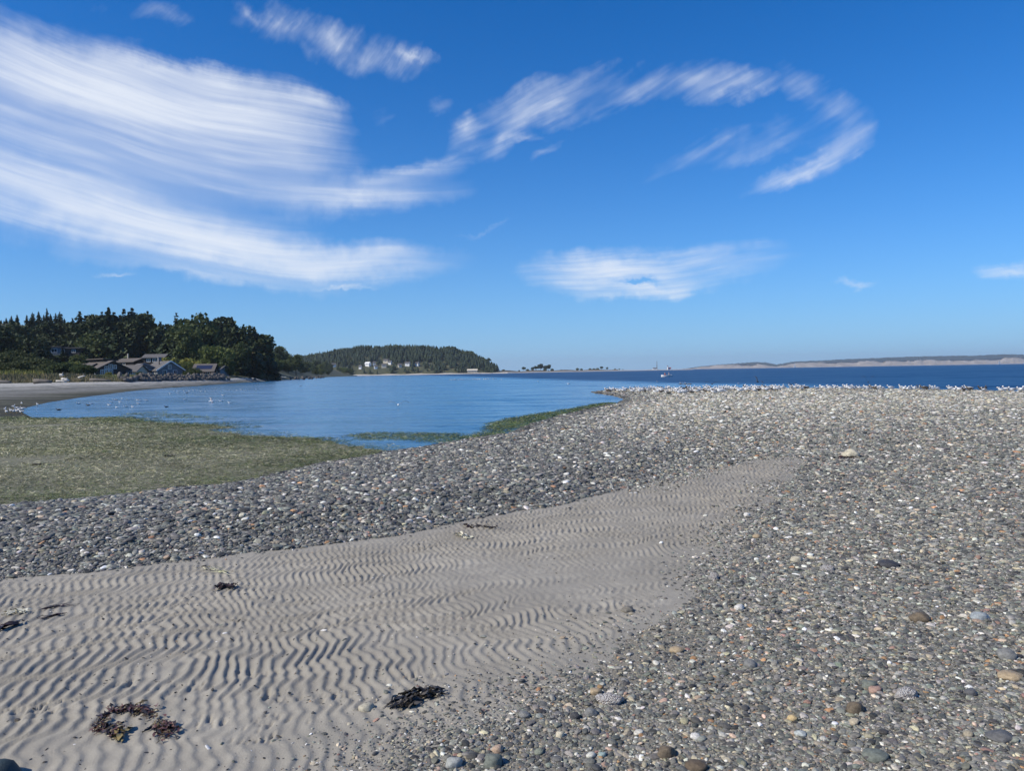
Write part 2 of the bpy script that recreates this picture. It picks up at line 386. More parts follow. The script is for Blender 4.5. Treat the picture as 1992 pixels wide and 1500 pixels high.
def m_bed():
    m, N = mat('gravel_bed')
    g = N.n('ShaderNodeNewGeometry').outputs['Position']
    far = N.n('ShaderNodeAttribute', attribute_name='far').outputs['Fac']
    def cells(sc):
        v = N.n('ShaderNodeTexVoronoi', {'Vector': g, 'Scale': sc, 'Randomness': 1.0})
        return v.outputs['Distance'], N.n('ShaderNodeSeparateXYZ', {0: v.outputs['Color']}).outputs[0]
    d1, r1 = cells(85.0); d2, r2 = cells(24.0)
    c = N.mix(far, stone_ramp(N, r1), stone_ramp(N, r2))
    sandy = N.n('ShaderNodeAttribute', attribute_name='sandy').outputs['Fac']
    c = N.mix(N.m('MULTIPLY_ADD', far, -0.25, 0.55), c, (0.185, 0.170, 0.135, 1))
    c = N.mix(N.m('MULTIPLY', sandy, 0.85), c, N.mix(N.noise(g, 30, 4, .6).outputs[0], (0.175, 0.16, 0.125, 1), (0.275, 0.25, 0.198, 1)))
    h = N.m('SUBTRACT', 1.0, N.n('ShaderNodeMix', {0: far, 2: d1, 3: d2}, data_type='FLOAT').outputs[0])
    b = N.n('ShaderNodeBsdfPrincipled', {'Base Color': c, 'Roughness': 0.8, 'Specular IOR Level': 0.3})
    N.set(b, 'Normal', N.n('ShaderNodeBump', {'Strength': 0.9, 'Distance': N.m('MULTIPLY_ADD', far, 0.016, 0.005), 'Height': h}).outputs[0])
    finish(N, b); return m
def m_flat():
    m, N = mat('weedy_mud')
    g = N.n('ShaderNodeNewGeometry').outputs['Position']
    a = N.noise(N.scale(g, (3, 9, 3)), 1.5, 6, 0.75).outputs[0]; big = N.noise(N.scale(g, (.25, .5, 1)), 1.0, 4, .6).outputs[0]
    c = N.ramp(a, [(.25, (.085, .087, .055)), (.5, (.180, .174, .115)), (.75, (.29, .27, .195))])
    c = N.mix(N.smooth(big, .62, .72), c, (0.20, 0.185, 0.16, 1))
    b = N.n('ShaderNodeBsdfPrincipled', {'Base Color': c, 'Roughness': 0.75, 'Specular IOR Level': 0.3})
    N.set(b, 'Normal', N.n('ShaderNodeBump', {'Strength': 0.8, 'Distance': 0.03, 'Height': a}).outputs[0])
    finish(N, b); return m
def m_shore():
    m, N = mat('upper_shore')
    g = N.n('ShaderNodeNewGeometry').outputs['Position']
    d = N.n('ShaderNodeAttribute', attribute_name='inland').outputs['Fac']
    st = N.noise(N.scale(g, (.05, .30, 1), (0, 0, 0.9)), 1.0, 5, 0.65).outputs[0]
    sp = N.noise(g, 2.2, 5, 0.75).outputs[0]
    dd_ = N.m('MULTIPLY_ADD', N.m('SUBTRACT', st, 0.5), 30.0, d)
    c = N.ramp(N.m('DIVIDE', dd_, 60.0), [(.0, (.05, .05, .035)), (.05, (.085, .083, .055)), (.12, (.16, .155, .135)), (.22, (.22, .215, .20)), (.32, (.15, .15, .13)),
                                     (.42, (.34, .33, .31)), (.52, (.20, .20, .175)), (.62, (.42, .41, .385)), (1.0, (.46, .445, .41))])
    c = N.mix(N.smooth(sp, .35, .75), N.mix(1.0, c, (.62, .62, .60, 1), 'MULTIPLY'), N.mix(1.0, c, (1.35, 1.35, 1.33, 1), 'MULTIPLY'))
    b = N.n('ShaderNodeBsdfPrincipled', {'Base Color': c, 'Roughness': 0.85, 'Specular IOR Level': 0.2})
    N.set(b, 'Normal', N.n('ShaderNodeBump', {'Strength': 0.8, 'Distance': 0.08, 'Height': sp}).outputs[0])
    finish(N, b); return m
M_SAND, M_BED, M_FLAT, M_SHORE = m_sand(), m_bed(), m_flat(), m_shore()

def shore_mesh(y0, y1, rows, cols, near):
    X, Y, F = fan(y0, y1, rows, cols)
    z, dB, dE, dL, dS = ground(X, Y, True)
    if near: z = z + np.where(dS > -.15, ripples(X, Y, dS), 0) + prints(X, Y)
    else: z[:cols] -= 0.02
    V = np.stack([X, Y, z], -1)
    fc = F[:, 0]
    sand = (dS[fc] > 0)
    bar = (~sand) & (dB[fc] > -1.2) & ~((dE[fc] > 0) & (dB[fc] < 0.0))
    land = (~sand) & (~bar) & (dL[fc] > -2.0) & ((dL[fc] > dE[fc] - 1) | (dE[fc] < .3))
    flat = ~(sand | bar | land)
    side_ = np.maximum(sstep(X - 0.12 * Y, 0.0, 1.0), sstep(5.3 - Y, 0, .7))
    at = {'far': sstep(Y, 9, 22), 'inland': 60 * np.maximum(dL, 0) / (np.maximum(dL, 0) + np.maximum(-sdf(UP, X, Y), 0) + .01), 'sandy': side_ * np.exp(np.minimum(dS, 0) / 1.3) * (1 - sstep(Y, 9, 14) * .7)}
    out = {}
    for nm, sel, m in (('sand_flat', sand, M_SAND), ('gravel_bed', bar, M_BED), ('upper_beach', land, M_SHORE), ('tidal_flat', flat, M_FLAT)):
        if sel.sum() > 50:
            o = link(nm, sub_mesh(nm, V, F, sel, [m], at)); tag(o, kind='structure'); out[nm] = o
    return out
NEAR = shore_mesh(1.0, 14.0, 480, 1560, True)
FAR = shore_mesh(13.9, 330.0, 340, 420, False)
GRAVEL_BED = NEAR['gravel_bed']

m_, N = mat('seabed')
g = N.n('ShaderNodeNewGeometry').outputs['Position']
finish(N, N.n('ShaderNodeBsdfPrincipled', {'Base Color': N.mix(N.noise(g, .02, 4).outputs[0], (.010, .022, .030, 1), (.022, .040, .048, 1)), 'Roughness': 1.0}))
S = 9300.0
tag(link('seabed', mesh_np('seabed', [(-S, -900, -1.2), (S, -900, -1.2), (S, S, -1.2), (-S, S, -1.2)], [(0, 1, 2, 3)], [m_])), kind='structure')

# --- water: one level sheet; the lagoon behind the bar lies calm, the open strait is ruffled
def m_water():
    m, N = mat('water')
    g = N.n('ShaderNodeNewGeometry').outputs['Position']
    sp = N.n('ShaderNodeSeparateXYZ', {0: g})
    dn = N.m('MULTIPLY_ADD', N.m('SUBTRACT', sp.outputs[0], -6.0), 0.985, N.m('MULTIPLY', N.m('SUBTRACT', sp.outputs[1], 235.0), 0.17))
    dn = N.m('MULTIPLY_ADD', N.m('SUBTRACT', N.noise(N.scale(g, (.02, .05, 1)), 1.0, 3).outputs[0], 0.5), 30.0, dn)
    open_ = N.smooth(dn, -6.0, 10.0)
    streak = N.smooth(N.noise(N.scale(g, (.030, .20, 1)), 1.0, 4, 0.6).outputs[0], .50, .72)
    def slope(vec, sc, det):                 # a wave-facet tilt, kept at full strength however far away
        v = N.n('ShaderNodeVectorMath', {0: N.noise(vec, sc, det, 0.6).outputs['Color'], 1: (.5, .5, .5)}, operation='SUBTRACT').outputs[0]
        return v
    calm_v = N.n('ShaderNodeVectorMath', {0: slope(N.scale(g, (1.0, 2.2, 1)), 2.6, 3), 3: N.m('MULTIPLY_ADD', streak, 0.25, 0.34)}, operation='SCALE').outputs[0]
    open_v = N.n('ShaderNodeVectorMath', {0: slope(N.scale(g, (.8, 1.6, 1)), 0.55, 4), 3: 0.55}, operation='SCALE').outputs[0]
    band = N.n('ShaderNodeVectorMath', {0: slope(N.scale(g, (.22, 1.0, 1)), 1.0, 5), 3: N.m('MULTIPLY_ADD', open_, 0.10, 0.58)}, operation='SCALE').outputs[0]
    tilt = N.n('ShaderNodeMix', {0: open_, 4: calm_v, 5: open_v}, data_type='VECTOR').outputs[1]
    tilt = N.n('ShaderNodeVectorMath', {0: tilt, 1: band}, operation='ADD').outputs[0]
    tilt = N.n('ShaderNodeVectorMath', {0: tilt, 1: (1, 1, 0)}, operation='MULTIPLY').outputs[0]
    bp = N.n('ShaderNodeVectorMath', {0: N.n('ShaderNodeVectorMath', {0: tilt, 1: (0, 0, 1)}, operation='ADD').outputs[0]}, operation='NORMALIZE').outputs[0]
    fr = N.n('ShaderNodeFresnel', {'IOR': 1.333, 'Normal': bp}).outputs[0]
    ro = N.m('ADD', N.m('MULTIPLY_ADD', streak, 0.16, 0.17), N.m('MULTIPLY', open_, 0.20))
    body = N.mix(open_, (0.055, 0.195, 0.375, 1), (0.004, 0.032, 0.095, 1))
    pb = N.n('ShaderNodeBsdfPrincipled', {'Base Color': body, 'Roughness': ro, 'IOR': 1.333, 'Normal': bp})
    tr = N.n('ShaderNodeBsdfTransparent', {'Color': (0.55, 0.78, 0.82, 1)})
    see = N.m('MULTIPLY', N.m('SUBTRACT', 1.0, fr), N.m('MULTIPLY_ADD', open_, -0.5, 0.5))
    mx = N.n('ShaderNodeMixShader', {0: see, 1: pb.outputs[0], 2: tr.outputs[0]})
    finish(N, mx); return m
tag(link('water', mesh_np('water', [(-S, -900, WATER_Z), (S, -900, WATER_Z), (S, S, WATER_Z), (-S, S, WATER_Z)], [(0, 1, 2, 3)], [m_water()])), kind='structure')

# ------------------------------------------------------------------ scattered gravel and eelgrass
def scatter(name, P, rot, scl, idx, col, protos, material, label=None, cat=None):
    me = bpy.data.meshes.new(name); me.vertices.add(len(P)); me.vertices.foreach_set('co', np.asarray(P, np.float32).ravel())
    attr(me, 'rot', rot, 'FLOAT_VECTOR'); attr(me, 'scl', scl, 'FLOAT_VECTOR'); attr(me, 'idx', idx, 'INT')
    attr(me, 'col', np.c_[col, np.ones(len(P))], 'FLOAT_COLOR')
    me.materials.append(material)
    o = link(name, me); tag(o, label, cat, None, 'stuff')
    ng = bpy.data.node_groups.new(name, 'GeometryNodeTree')
    ng.interface.new_socket('Geometry', in_out='INPUT', socket_type='NodeSocketGeometry')
    ng.interface.new_socket('Geometry', in_out='OUTPUT', socket_type='NodeSocketGeometry')
    K = NT(ng, False)
    gi, go = K.n('NodeGroupInput'), K.n('NodeGroupOutput')
    g2i = K.n('GeometryNodeGeometryToInstance')
    for pb in reversed(protos): ng.links.new(pb(K), g2i.inputs[0])
    def na(nm, typ):
        nd = K.n('GeometryNodeInputNamedAttribute', data_type=typ); nd.inputs[0].default_value = nm
        return nd.outputs['Attribute']
    iop = K.n('GeometryNodeInstanceOnPoints', {'Points': gi.outputs[0], 'Instance': g2i.outputs[0], 'Pick Instance': True,
              'Instance Index': na('idx', 'INT'), 'Rotation': na('rot', 'FLOAT_VECTOR'), 'Scale': na('scl', 'FLOAT_VECTOR')})
    sm = K.n('GeometryNodeSetMaterial', {'Geometry': iop.outputs[0], 'Material': material})
    ng.links.new(sm.outputs[0], go.inputs[0])
    md = o.modifiers.new('scatter', 'NODES'); md.node_group = ng
    return o
def pebble_proto(sub, seed, amt=0.55):
    def f(K):
        ico = K.n('GeometryNodeMeshIcoSphere', {'Radius': 1.0, 'Subdivisions': sub})
        pos = K.n('GeometryNodeInputPosition').outputs[0]
        nz = K.noise(pos, 0.75, 1.0, 0.5, 0, '4D', seed * 7.7)
        c = K.n('ShaderNodeVectorMath', {0: nz.outputs['Color'], 1: (.5, .5, .5)}, operation='SUBTRACT').outputs[0]
        c = K.n('ShaderNodeVectorMath', {0: c, 3: amt * 2.0}, operation='SCALE').outputs[0]
        sp = K.n('GeometryNodeSetPosition', {'Geometry': ico.outputs['Mesh'], 'Offset': c})
        return K.n('GeometryNodeSetShadeSmooth', {'Geometry': sp.outputs[0]}).outputs[0]
    return f
def m_stone(name, inst=True):
    m, N = mat(name)
    tc = N.n('ShaderNodeTexCoord').outputs['Object']
    c = N.n('ShaderNodeAttribute', attribute_name='col', attribute_type='INSTANCER' if inst else 'OBJECT').outputs['Color']
    nz = N.noise(tc, 2.2, 3, 0.6).outputs[0]; sp = N.noise(tc, 9.0 if inst else 14.0, 2 if inst else 4, 0.65).outputs[0]
    c = N.mix(N.smooth(nz, .3, .7), N.mix(1.0, c, (.72, .72, .72, 1), 'MULTIPLY'), N.mix(1.0, c, (1.22, 1.22, 1.2, 1), 'MULTIPLY'))
    c = N.mix(N.m('MULTIPLY', N.smooth(sp, .66, .74), .35), c, (.45, .44, .42, 1))
    b = N.n('ShaderNodeBsdfPrincipled', {'Base Color': c, 'Roughness': 0.62, 'Specular IOR Level': 0.35})
    if not inst: N.set(b, 'Normal', N.n('ShaderNodeBump', {'Strength': 0.35, 'Distance': 0.03, 'Height': sp}).outputs[0])
    finish(N, b); return m
M_STONE = m_stone('pebble_stone')
M_STONE1 = m_stone('single_stone', False)
PAL = np.array([(.050, .050, .050), (.080, .081, .080), (.110, .110, .105), (.150, .148, .140), (.200, .195, .180), (.27, .262, .235), (.150, .160, .140), (.20, .212, .188),
                (.30, .27, .205), (.40, .35, .26), (.48, .465, .42), (.64, .625, .58), (.34, .20, .11), (.26, .16, .13), (.37, .28, .22)])
def stone_cols(n, w, rng):
    c = PAL[rng.choice(len(PAL), n, p=np.array(w) / sum(w))]
    c = c * np.array([1.05, 1.045, .995])
    return np.clip(c * rng.lognormal(0, .22, (n, 1)) * rng.normal(1, .03, (n, 3)), .01, .8)
W_RIGHT = [6, 10, 13, 14, 13, 9, 6, 4, 5, 3.5, 3.5, 2.2, 1.4, .8, 1.2]
W_BAR = [9, 15, 17, 16, 12, 7, 4, 2, 2, 1.2, 3, 1.8, .8, .4, .7]
W_FAR = [1, 2, 4, 7, 12, 15, 5, 7, 14, 13, 15, 10, .8, .5, 1.2]
def gravel():
    rng = np.random.default_rng(3)
    PP, RR, SS, II, CC = [], [], [], [], []
    edges = np.geomspace(2.1, 63, 30)
    for y0, y1 in zip(edges[:-1], edges[1:]):
        ym = (y0 + y1) / 2
        r = max(0.0050, 0.0053 * (ym / 3.5) ** 0.68)
        hw = lambda y: 0.76 * y + 0.9
        area = (y1 - y0) * 2 * hw(ym)
        n = int(0.62 * area / (math.pi * r * r * .62))
        y = rng.uniform(y0, y1, n); x = rng.uniform(-1, 1, n) * hw(y)
        z, dB, dE, dL, dS = ground(x, y, True)
        side = np.maximum(sstep(x - 0.12 * y, 0.0, 1.0), sstep(5.3 - y, 0, .7))
        edge_w = 0.06 + (0.20 - .08 * sstep(y, 5, 10) - .08 * sstep(4.6 - y, 0, .8)) * side
        dens_ = np.where(dS < 0, 1.0, np.exp(-np.maximum(dS, 0) / edge_w) * (0.10 + .62 * side))
        patch = fbm(x * 1.1, y * 1.1, 33)
        dens_ = np.where(dS < 0, dens_ * (1 - side * np.exp(dS / 1.1) * (.75 - .55 * sstep(patch, .40, .62)) * (1 - .7 * sstep(y, 8, 12))), dens_ * (.3 + 1.4 * sstep(patch, .35, .7)))
        dens_ = np.where((dB < 0.0) | (y > 60), 0, dens_)
        k = rng.uniform(0, 1, n) < dens_
        x, y, z, dB, dS, side = x[k], y[k], z[k], dB[k], dS[k], side[k]; n = len(x)
        if n == 0: continue
        onbar = 1 - side
        rad = r * np.clip(rng.lognormal(.02, .52, n), .45, 3.6) * (1 + .30 * onbar * (1 - sstep(y, 8, 15)))
        rad = np.where(dS > 0, np.minimum(rad, .022) * .8, rad)
        s = np.stack([rad * rng.uniform(1.0, 1.45, n), rad * rng.uniform(.75, 1.0, n), rad * rng.uniform(.34, .62, n)], -1)
        rot = np.stack([rng.normal(0, .22, n), rng.normal(0, .22, n), rng.uniform(0, 6.28, n)], -1)
        sandz = np.where(dS > -.15, ripples(x, y, dS), 0)
        P = np.stack([x, y, z + sandz + s[:, 2] * rng.uniform(-.25, .55, n)], -1)
        c = stone_cols(n, W_RIGHT, rng); cb = stone_cols(n, W_BAR, rng); cf = stone_cols(n, W_FAR, rng)
        c = np.where((rng.uniform(0, 1, n) < onbar)[:, None], cb, c)
        chip = (rad < r * .75) & (rng.uniform(0, 1, n) < .10); c = np.where(chip[:, None], cf * 1.15, c)
        high = sstep(y, 11, 30) * sstep(dB, .5, 3)
        c = np.where((rng.uniform(0, 1, n) < high)[:, None], cf, c)
        c = c * (1 - .45 * (1 - sstep(dB, .1, .7)) * (1 - side * 0))[:, None]   # wet stones along the water
        PP.append(P); RR.append(rot); SS.append(s); II.append(rng.integers(0, 6, n) + (6 if ym > 9 else 0)); CC.append(c)
    P = np.concatenate(PP)
    print('gravel stones', len(P))
    scatter('gravel', P, np.concatenate(RR), np.concatenate(SS), np.concatenate(II), np.concatenate(CC),
            [pebble_proto(3, k + 1) for k in range(6)] + [pebble_proto(2, k + 11) for k in range(6)], M_STONE,
            'grey shingle of small rounded pebbles covering the bar and beach', 'gravel')
gravel()

def blade_proto(seed):
    def f(K):
        gr = K.n('GeometryNodeMeshGrid', {'Size X': 1.0, 'Size Y': 1.0, 'Vertices X': 6, 'Vertices Y': 2})
        pos = K.n('GeometryNodeInputPosition').outputs[0]
        sp = K.n('ShaderNodeSeparateXYZ', {0: pos})
        a = K.m('MULTIPLY', K.m('SINE', K.m('MULTIPLY_ADD', sp.outputs[0], 3.0 + seed, seed * 1.7)), 3.0)
        b = K.m('MULTIPLY', K.m('COSINE', K.m('MULTIPLY_ADD', sp.outputs[0], 4.0 + seed * .7, seed * 2.9)), 1.0)
        off = K.n('ShaderNodeCombineXYZ', {0: 0.0, 1: a, 2: b}).outputs[0]
        s = K.n('GeometryNodeSetPosition', {'Geometry': gr.outputs['Mesh'], 'Offset': off})
        return s.outputs[0]
    return f
def m_blade():
    m, N = mat('eelgrass_blade')
    c = N.n('ShaderNodeAttribute', attribute_name='col', attribute_type='INSTANCER').outputs['Color']
    finish(N, N.n('ShaderNodeBsdfPrincipled', {'Base Color': c, 'Roughness': 0.45, 'Specular IOR Level': 0.5}))
    return m
M_BLADE = m_blade()
MAT1 = [G(*p, WATER_Z) for p in ((855, 862), (930, 845), (950, 826), (1000, 812), (1080, 800), (1200, 780), (1195, 787), (1140, 799), (1080, 813), (1020, 832), (990, 846), (930, 856))]
MAT2 = [G(*p, WATER_Z) for p in ((660, 850), (720, 842), (800, 838), (870, 842), (900, 850), (880, 868), (840, 862), (780, 855), (700, 858))]
PATCH = [G(*p, WATER_Z) for p in ((300, 800), (400, 803), (480, 815), (520, 832), (440, 836), (360, 822), (250, 814), (180, 806))]
def eelgrass():
    rng = np.random.default_rng(9)
    out = []
    edges = np.geomspace(8.2, 40, 14)
    for y0, y1 in zip(edges[:-1], edges[1:]):
        ym = (y0 + y1) / 2
        wd = 0.0036 * (ym / 9) ** 0.9; ln = 0.085 * (ym / 9) ** 0.55
        x0, x1 = -0.80 * y1 - 1, 0.16 * y1
        area = (y1 - y0) * (x1 - x0)
        n = int(0.62 * area / (wd * ln))
        y = rng.uniform(y0, y1, n); x = rng.uniform(x0, x1, n)
        z, dB, dE, dL, dS = ground(x, y, True)
        d1, d2, d3 = sdf(MAT1, x, y), sdf(MAT2, x, y), sdf(PATCH, x, y)
        pn = fbm(x * .5, y * .9, 77); pn2 = fbm(x * .18, y * .35, 78)
        bare = sstep(fbm(x * .16 + 3, y * .22, 79), .56, .66) * sstep(-x / y, .50, .62)
        dn = np.where((dB < .12) & (dE > -1.0), (.35 + .6 * pn) * (.55 + .45 * sstep(pn2, .36, .56)) * (1 - .9 * bare) * sstep(dE, -1.0, .6), 0)
        dn = np.where((dB < .05), np.maximum(dn, np.maximum(sstep(d1 + (pn - .5) * .7, -.25, .35) * .9, np.maximum(sstep(d2 + (pn - .5) * 2.2, -.2, .8) * .55, sstep(d3 + (pn - .5) * 4, 0, 2) * .22))), dn)
        float_ = (np.maximum(d1, np.maximum(d2, d3)) > -.6) & (dE < .3)
        dn = np.where(y > 60, 0, dn)
        k = rng.uniform(0, 1, n) < dn
        x, y, z, dE, pn, pn2, fl_, d1 = x[k], y[k], z[k], dE[k], pn[k], pn2[k], float_[k], d1[k]; n = len(x)
        if n == 0: continue
        L = ln * rng.uniform(.6, 1.6, n); Wd = wd * rng.uniform(.6, 1.3, n)
        s = np.stack([L, Wd, np.full(n, .012) * rng.uniform(.3, 1.6, n)], -1)
        ang = rng.normal(0.15, .65, n) + np.pi * rng.integers(0, 2, n)
        rot = np.stack([rng.normal(0, .5, n), rng.normal(0, .10, n), ang], -1)
        zz = np.maximum(z, WATER_Z) + rng.uniform(.002, .022, n)
        # pale dried strands lie on top inshore, fresh dark green ones along the water
        fresh = np.clip(1.0 - sstep(dE, 0.0, 4.5) + (pn2 - .5) * .9, 0.05, 1); fresh = np.where(fl_, 1, fresh)
        pal = np.array([(.040, .062, .018), (.068, .102, .026), (.112, .142, .042), (.165, .170, .080), (.25, .238, .135), (.35, .33, .215), (.48, .455, .35), (.10, .078, .05)])
        wf = np.array([.16, .34, .32, .13, .03, .01, .0, .01]); wd_ = np.array([.04, .07, .12, .17, .21, .20, .15, .04])
        u = rng.uniform(0, 1, n); pick = rng.uniform(0, 1, n) < fresh
        ia = np.searchsorted(np.cumsum(wf), u * .999); ib = np.searchsorted(np.cumsum(wd_), u * .999)
        c = pal[np.clip(np.where(pick, ia, ib), 0, 7)] * rng.lognormal(0, .25, (n, 1)) * (.58 + .98 * fbm(x * .45, y * 2.0, 83)[:, None]) * np.array([1.05, 1.04, .92])
        out.append((np.stack([x, y, zz], -1), rot, s, rng.integers(0, 4, n), c))
    print('eelgrass blades', sum(len(o[0]) for o in out))
    scatter('eelgrass', *[np.concatenate([o[i] for o in out]) for i in range(5)], [blade_proto(k + 1) for k in range(4)], M_BLADE,
            'olive green eelgrass lying flat beside the lagoon', 'eelgrass')
eelgrass()
def hit(px, py, far=120.0):                  # first ground (or water) point on a sight line
    d = ray(px, py); t = np.geomspace(1.5, far, 600)
    x, y, z = d.x / d.y * t, t, CAM_H + d.z / d.y * t
    gz = np.maximum(ground(x, y), WATER_Z)
    k = np.argmax(z < gz)
    return Vector((x[k], y[k], gz[k]))
def gz1(x, y): return float(ground(np.array([x]), np.array([y]))[0])

# ------------------------------------------------------------------ upland on the left, wooded hill, spit, far shore
def upland(x, y):
    d = sdf(UP, x, y)
    flat_w = 105 * (1 - sstep(y, 230, 330)) + 3 - 45 * sstep(-x / y, .56, .68)
    up = np.maximum(d - flat_w, 0)
    z = 1.15 + 0.9 * sstep(d, 0, 6) + 0.02 * np.maximum(d, 0) + 26 * (1 - np.exp(-up / 90))
    z = np.where(d < 0, 1.0 + .35 * d, z)
    return z + (fbm(x * .03, y * .03, 101) - .5) * 2.0 * sstep(d, 5, 60)
def up1(x, y): return float(upland(np.array([x]), np.array([y]))[0])
m_, N = mat('hillside_grass')
g = N.n('ShaderNodeNewGeometry').outputs['Position']
c = N.ramp(N.noise(g, .12, 5, .65).outputs[0], [(.3, (.030, .040, .018)), (.55, (.060, .065, .030)), (.75, (.15, .125, .065))])
finish(N, N.n('ShaderNodeBsdfPrincipled', {'Base Color': c, 'Roughness': 0.95}))
M_MEADOW = m_
def grid_mesh(name, X, Y, Z, mats):
    r, k = X.shape; idx = np.arange(r * k).reshape(r, k)
    F = np.stack([idx[:-1, :-1], idx[:-1, 1:], idx[1:, 1:], idx[1:, :-1]], -1).reshape(-1, 4)
    return mesh_np(name, np.stack([X, Y, Z], -1).reshape(-1, 3), F, mats)
yy = np.geomspace(72, 900, 130); u = np.linspace(0, 1, 130)
Yg, Ug = np.meshgrid(yy, u, indexing='ij')
Xe = np.interp(Yg, EDGE[:, 1], EDGE[:, 0]); Xg = Xe + 8 - Ug * (70 + .95 * Yg)
tag(link('hillside', grid_mesh('hillside', Xg, Yg, upland(Xg, Yg), [M_MEADOW])), kind='structure')

HILL_Y = 1150.0
HP = np.array([(540, 712), (590, 704), (640, 694), (700, 686), (760, 683), (830, 684), (880, 687), (920, 697), (945, 709), (962, 721), (985, 724.5)], float)
def hill_pt(px, v):                          # v: 0 shore .. 1 crest .. 1.6 behind
    c = A(px, np.interp(px, HP[:, 0], HP[:, 1]), HILL_Y)
    top = max(c.z, 0.6); Y = 1010 + 150 * v
    z = 0.4 + (top - .4) * (math.sin(min(v, 1) * math.pi / 2) ** 0.9 if v <= 1 else 1 - .45 * (v - 1) ** 2)
    z += (vnoise(np.array(px * .05), np.array(v * 3.), 7) - .5) * 2.5 * min(v * 3, 1)
    return Vector((c.x * (Y / HILL_Y), Y, float(z)))
vs, nx, nv = [], 70, 16
for j in range(nv):
    for i in range(nx): vs.append(hill_pt(535 + 450 * i / (nx - 1), 1.8 * j / (nv - 1)))
idx = np.arange(nx * nv).reshape(nv, nx)
F = np.stack([idx[:-1, :-1], idx[:-1, 1:], idx[1:, 1:], idx[1:, :-1]], -1).reshape(-1, 4)
tag(link('hill', mesh_np('hill', np.array([tuple(v) for v in vs]), F, [M_MEADOW])), kind='structure')

# pale beach along the foot of the hill and the low spit beyond it
M_PALE = plain('pale_beach_sand', (.46, .42, .36), .9, .15, .05)
M_DUNE = plain('dune_grass', (.17, .125, .075), .95, .35, .03)
def strip(name, pts, depth, h, m, inset=0.25):
    n = len(pts); V = []
    for (px, Y) in pts:
        x = (px - 996) / F_PX * Y
        for f, z in ((0, -.6), (inset, h), (1 - inset, h), (1, -.6)): V.append((x * (1 + f * depth / Y), Y + f * depth, z * (1 if z < 0 else 1 + .25 * math.sin(px * .11))))
    idx = np.arange(n * 4).reshape(n, 4)
    F = np.stack([idx[:-1, :-1], idx[:-1, 1:], idx[1:, 1:], idx[1:, :-1]], -1).reshape(-1, 4)
    return tag(link(name, mesh_np(name, V, F[:, ::-1], [m], False)), kind='structure')
strip('beach', [(p, 975 + (p - 600) * .04) for p in range(596, 990, 8)], 60, 1.3, M_PALE)
strip('spit', [(p, 990 + (p - 960) * 2.4) for p in range(955, 1350, 8)], 140, 1.5, M_PALE, .12)
strip('dune_field', [(p, 1030 + (p - 960) * 2.4) for p in range(965, 1210, 7)], 90, 3.4, M_DUNE)

# far shore: eroded tan bluffs with woods on top
TOP = np.array([(1318, 719), (1340, 716), (1360, 712.6), (1400, 708.6), (1440, 705.6), (1470, 703.8), (1490, 704.6), (1512, 708.5), (1525, 706.4), (1540, 703.2), (1600, 700.5), (1650, 698), (1700, 696), (1760, 693.6),
                (1800, 692.5), (1850, 691.5), (1900, 691), (1950, 688.6), (1992, 689), (2100, 690), (2300, 694), (2500, 699)])
CLF = np.array([(1318, 719.5), (1340, 717.5), (1380, 711.6), (1430, 708.6), (1480, 708.2), (1500, 712), (1512, 713), (1525, 710.5), (1540, 706.6), (1600, 704.8), (1650, 703.4), (1700, 701.8), (1770, 700.2), (1830, 699.6), (1900, 698.2),
                (1950, 695.8), (1992, 694.4), (2100, 695), (2300, 698), (2500, 702)])
BY = 6000.0
rng0 = np.random.default_rng(4)
pxs = np.arange(1316, 2500, 2.2); n = len(pxs)
gul = fbm(pxs * .05, pxs * 0, 5, 4) - .5; gul2 = fbm(pxs * .16, pxs * 0, 6, 3) - .5
rows = []
for f in (0, .12, .35, .6, .85, 1.0):
    R = []
    for i, p in enumerate(pxs):
        zt = A(p, np.interp(p, CLF[:, 0], CLF[:, 1]), BY).z + gul2[i] * 8
        Y = BY + f * 130 + (gul[i] * 120 + gul2[i] * 26) * (0.15 + f) * (1 if f < 1 else .6)
        x = (p - 996) / F_PX * Y
        R.append((x, Y, -1 + (max(zt, 1.5) + 1) * f ** 1.12))
    rows.append(R)
V = np.array(rows).reshape(-1, 3); idx = np.arange(6 * n).reshape(6, n)
F = np.stack([idx[:-1, :-1], idx[:-1, 1:], idx[1:, 1:], idx[1:, :-1]], -1).reshape(-1, 4)
m_, N = mat('bluff_clay')
g = N.n('ShaderNodeNewGeometry').outputs['Position']
c = N.ramp(N.noise(N.scale(g, (.012, .012, .03)), 1.0, 5, .65).outputs[0], [(.3, (.19, .165, .135)), (.45, (.31, .265, .215)), (.6, (.38, .33, .275)), (.75, (.46, .42, .36))])
finish(N, N.n('ShaderNodeBsdfPrincipled', {'Base Color': c, 'Roughness': 0.95}))
tag(link('far_bluff', mesh_np('far_bluff', V, F, [m_], True)), kind='structure')
M_FARWOOD = plain('far_wood', (.020, .034, .022), .9, .4, .01)
pxf = np.arange(1330, 2500, 1.1); nf = len(pxf)
jit = rng0.uniform(0, 1, nf)
rows = []
for f in (0, .45, 1.0, 1.01):
    R = []
    for i, p in enumerate(pxf):
        zc = A(p, np.interp(p, CLF[:, 0], CLF[:, 1]), BY + 120).z; zt = A(p, np.interp(p, TOP[:, 0], TOP[:, 1]), BY + 420).z
        Y = BY + 105 + f * 330; x = (p - 996) / F_PX * Y
        z = zc - 3 + (zt - zc) * f + (jit[i] * 8 - 4 if 0 < f <= 1 else 0)
        if f > 1: z = -1.0
        R.append((x, Y + (jit[i] - .5) * 20, z))
    rows.append(R)
V = np.array(rows).reshape(-1, 3); idx = np.arange(4 * nf).reshape(4, nf)
F = np.stack([idx[:-1, :-1], idx[:-1, 1:], idx[1:, 1:], idx[1:, :-1]], -1).reshape(-1, 4)
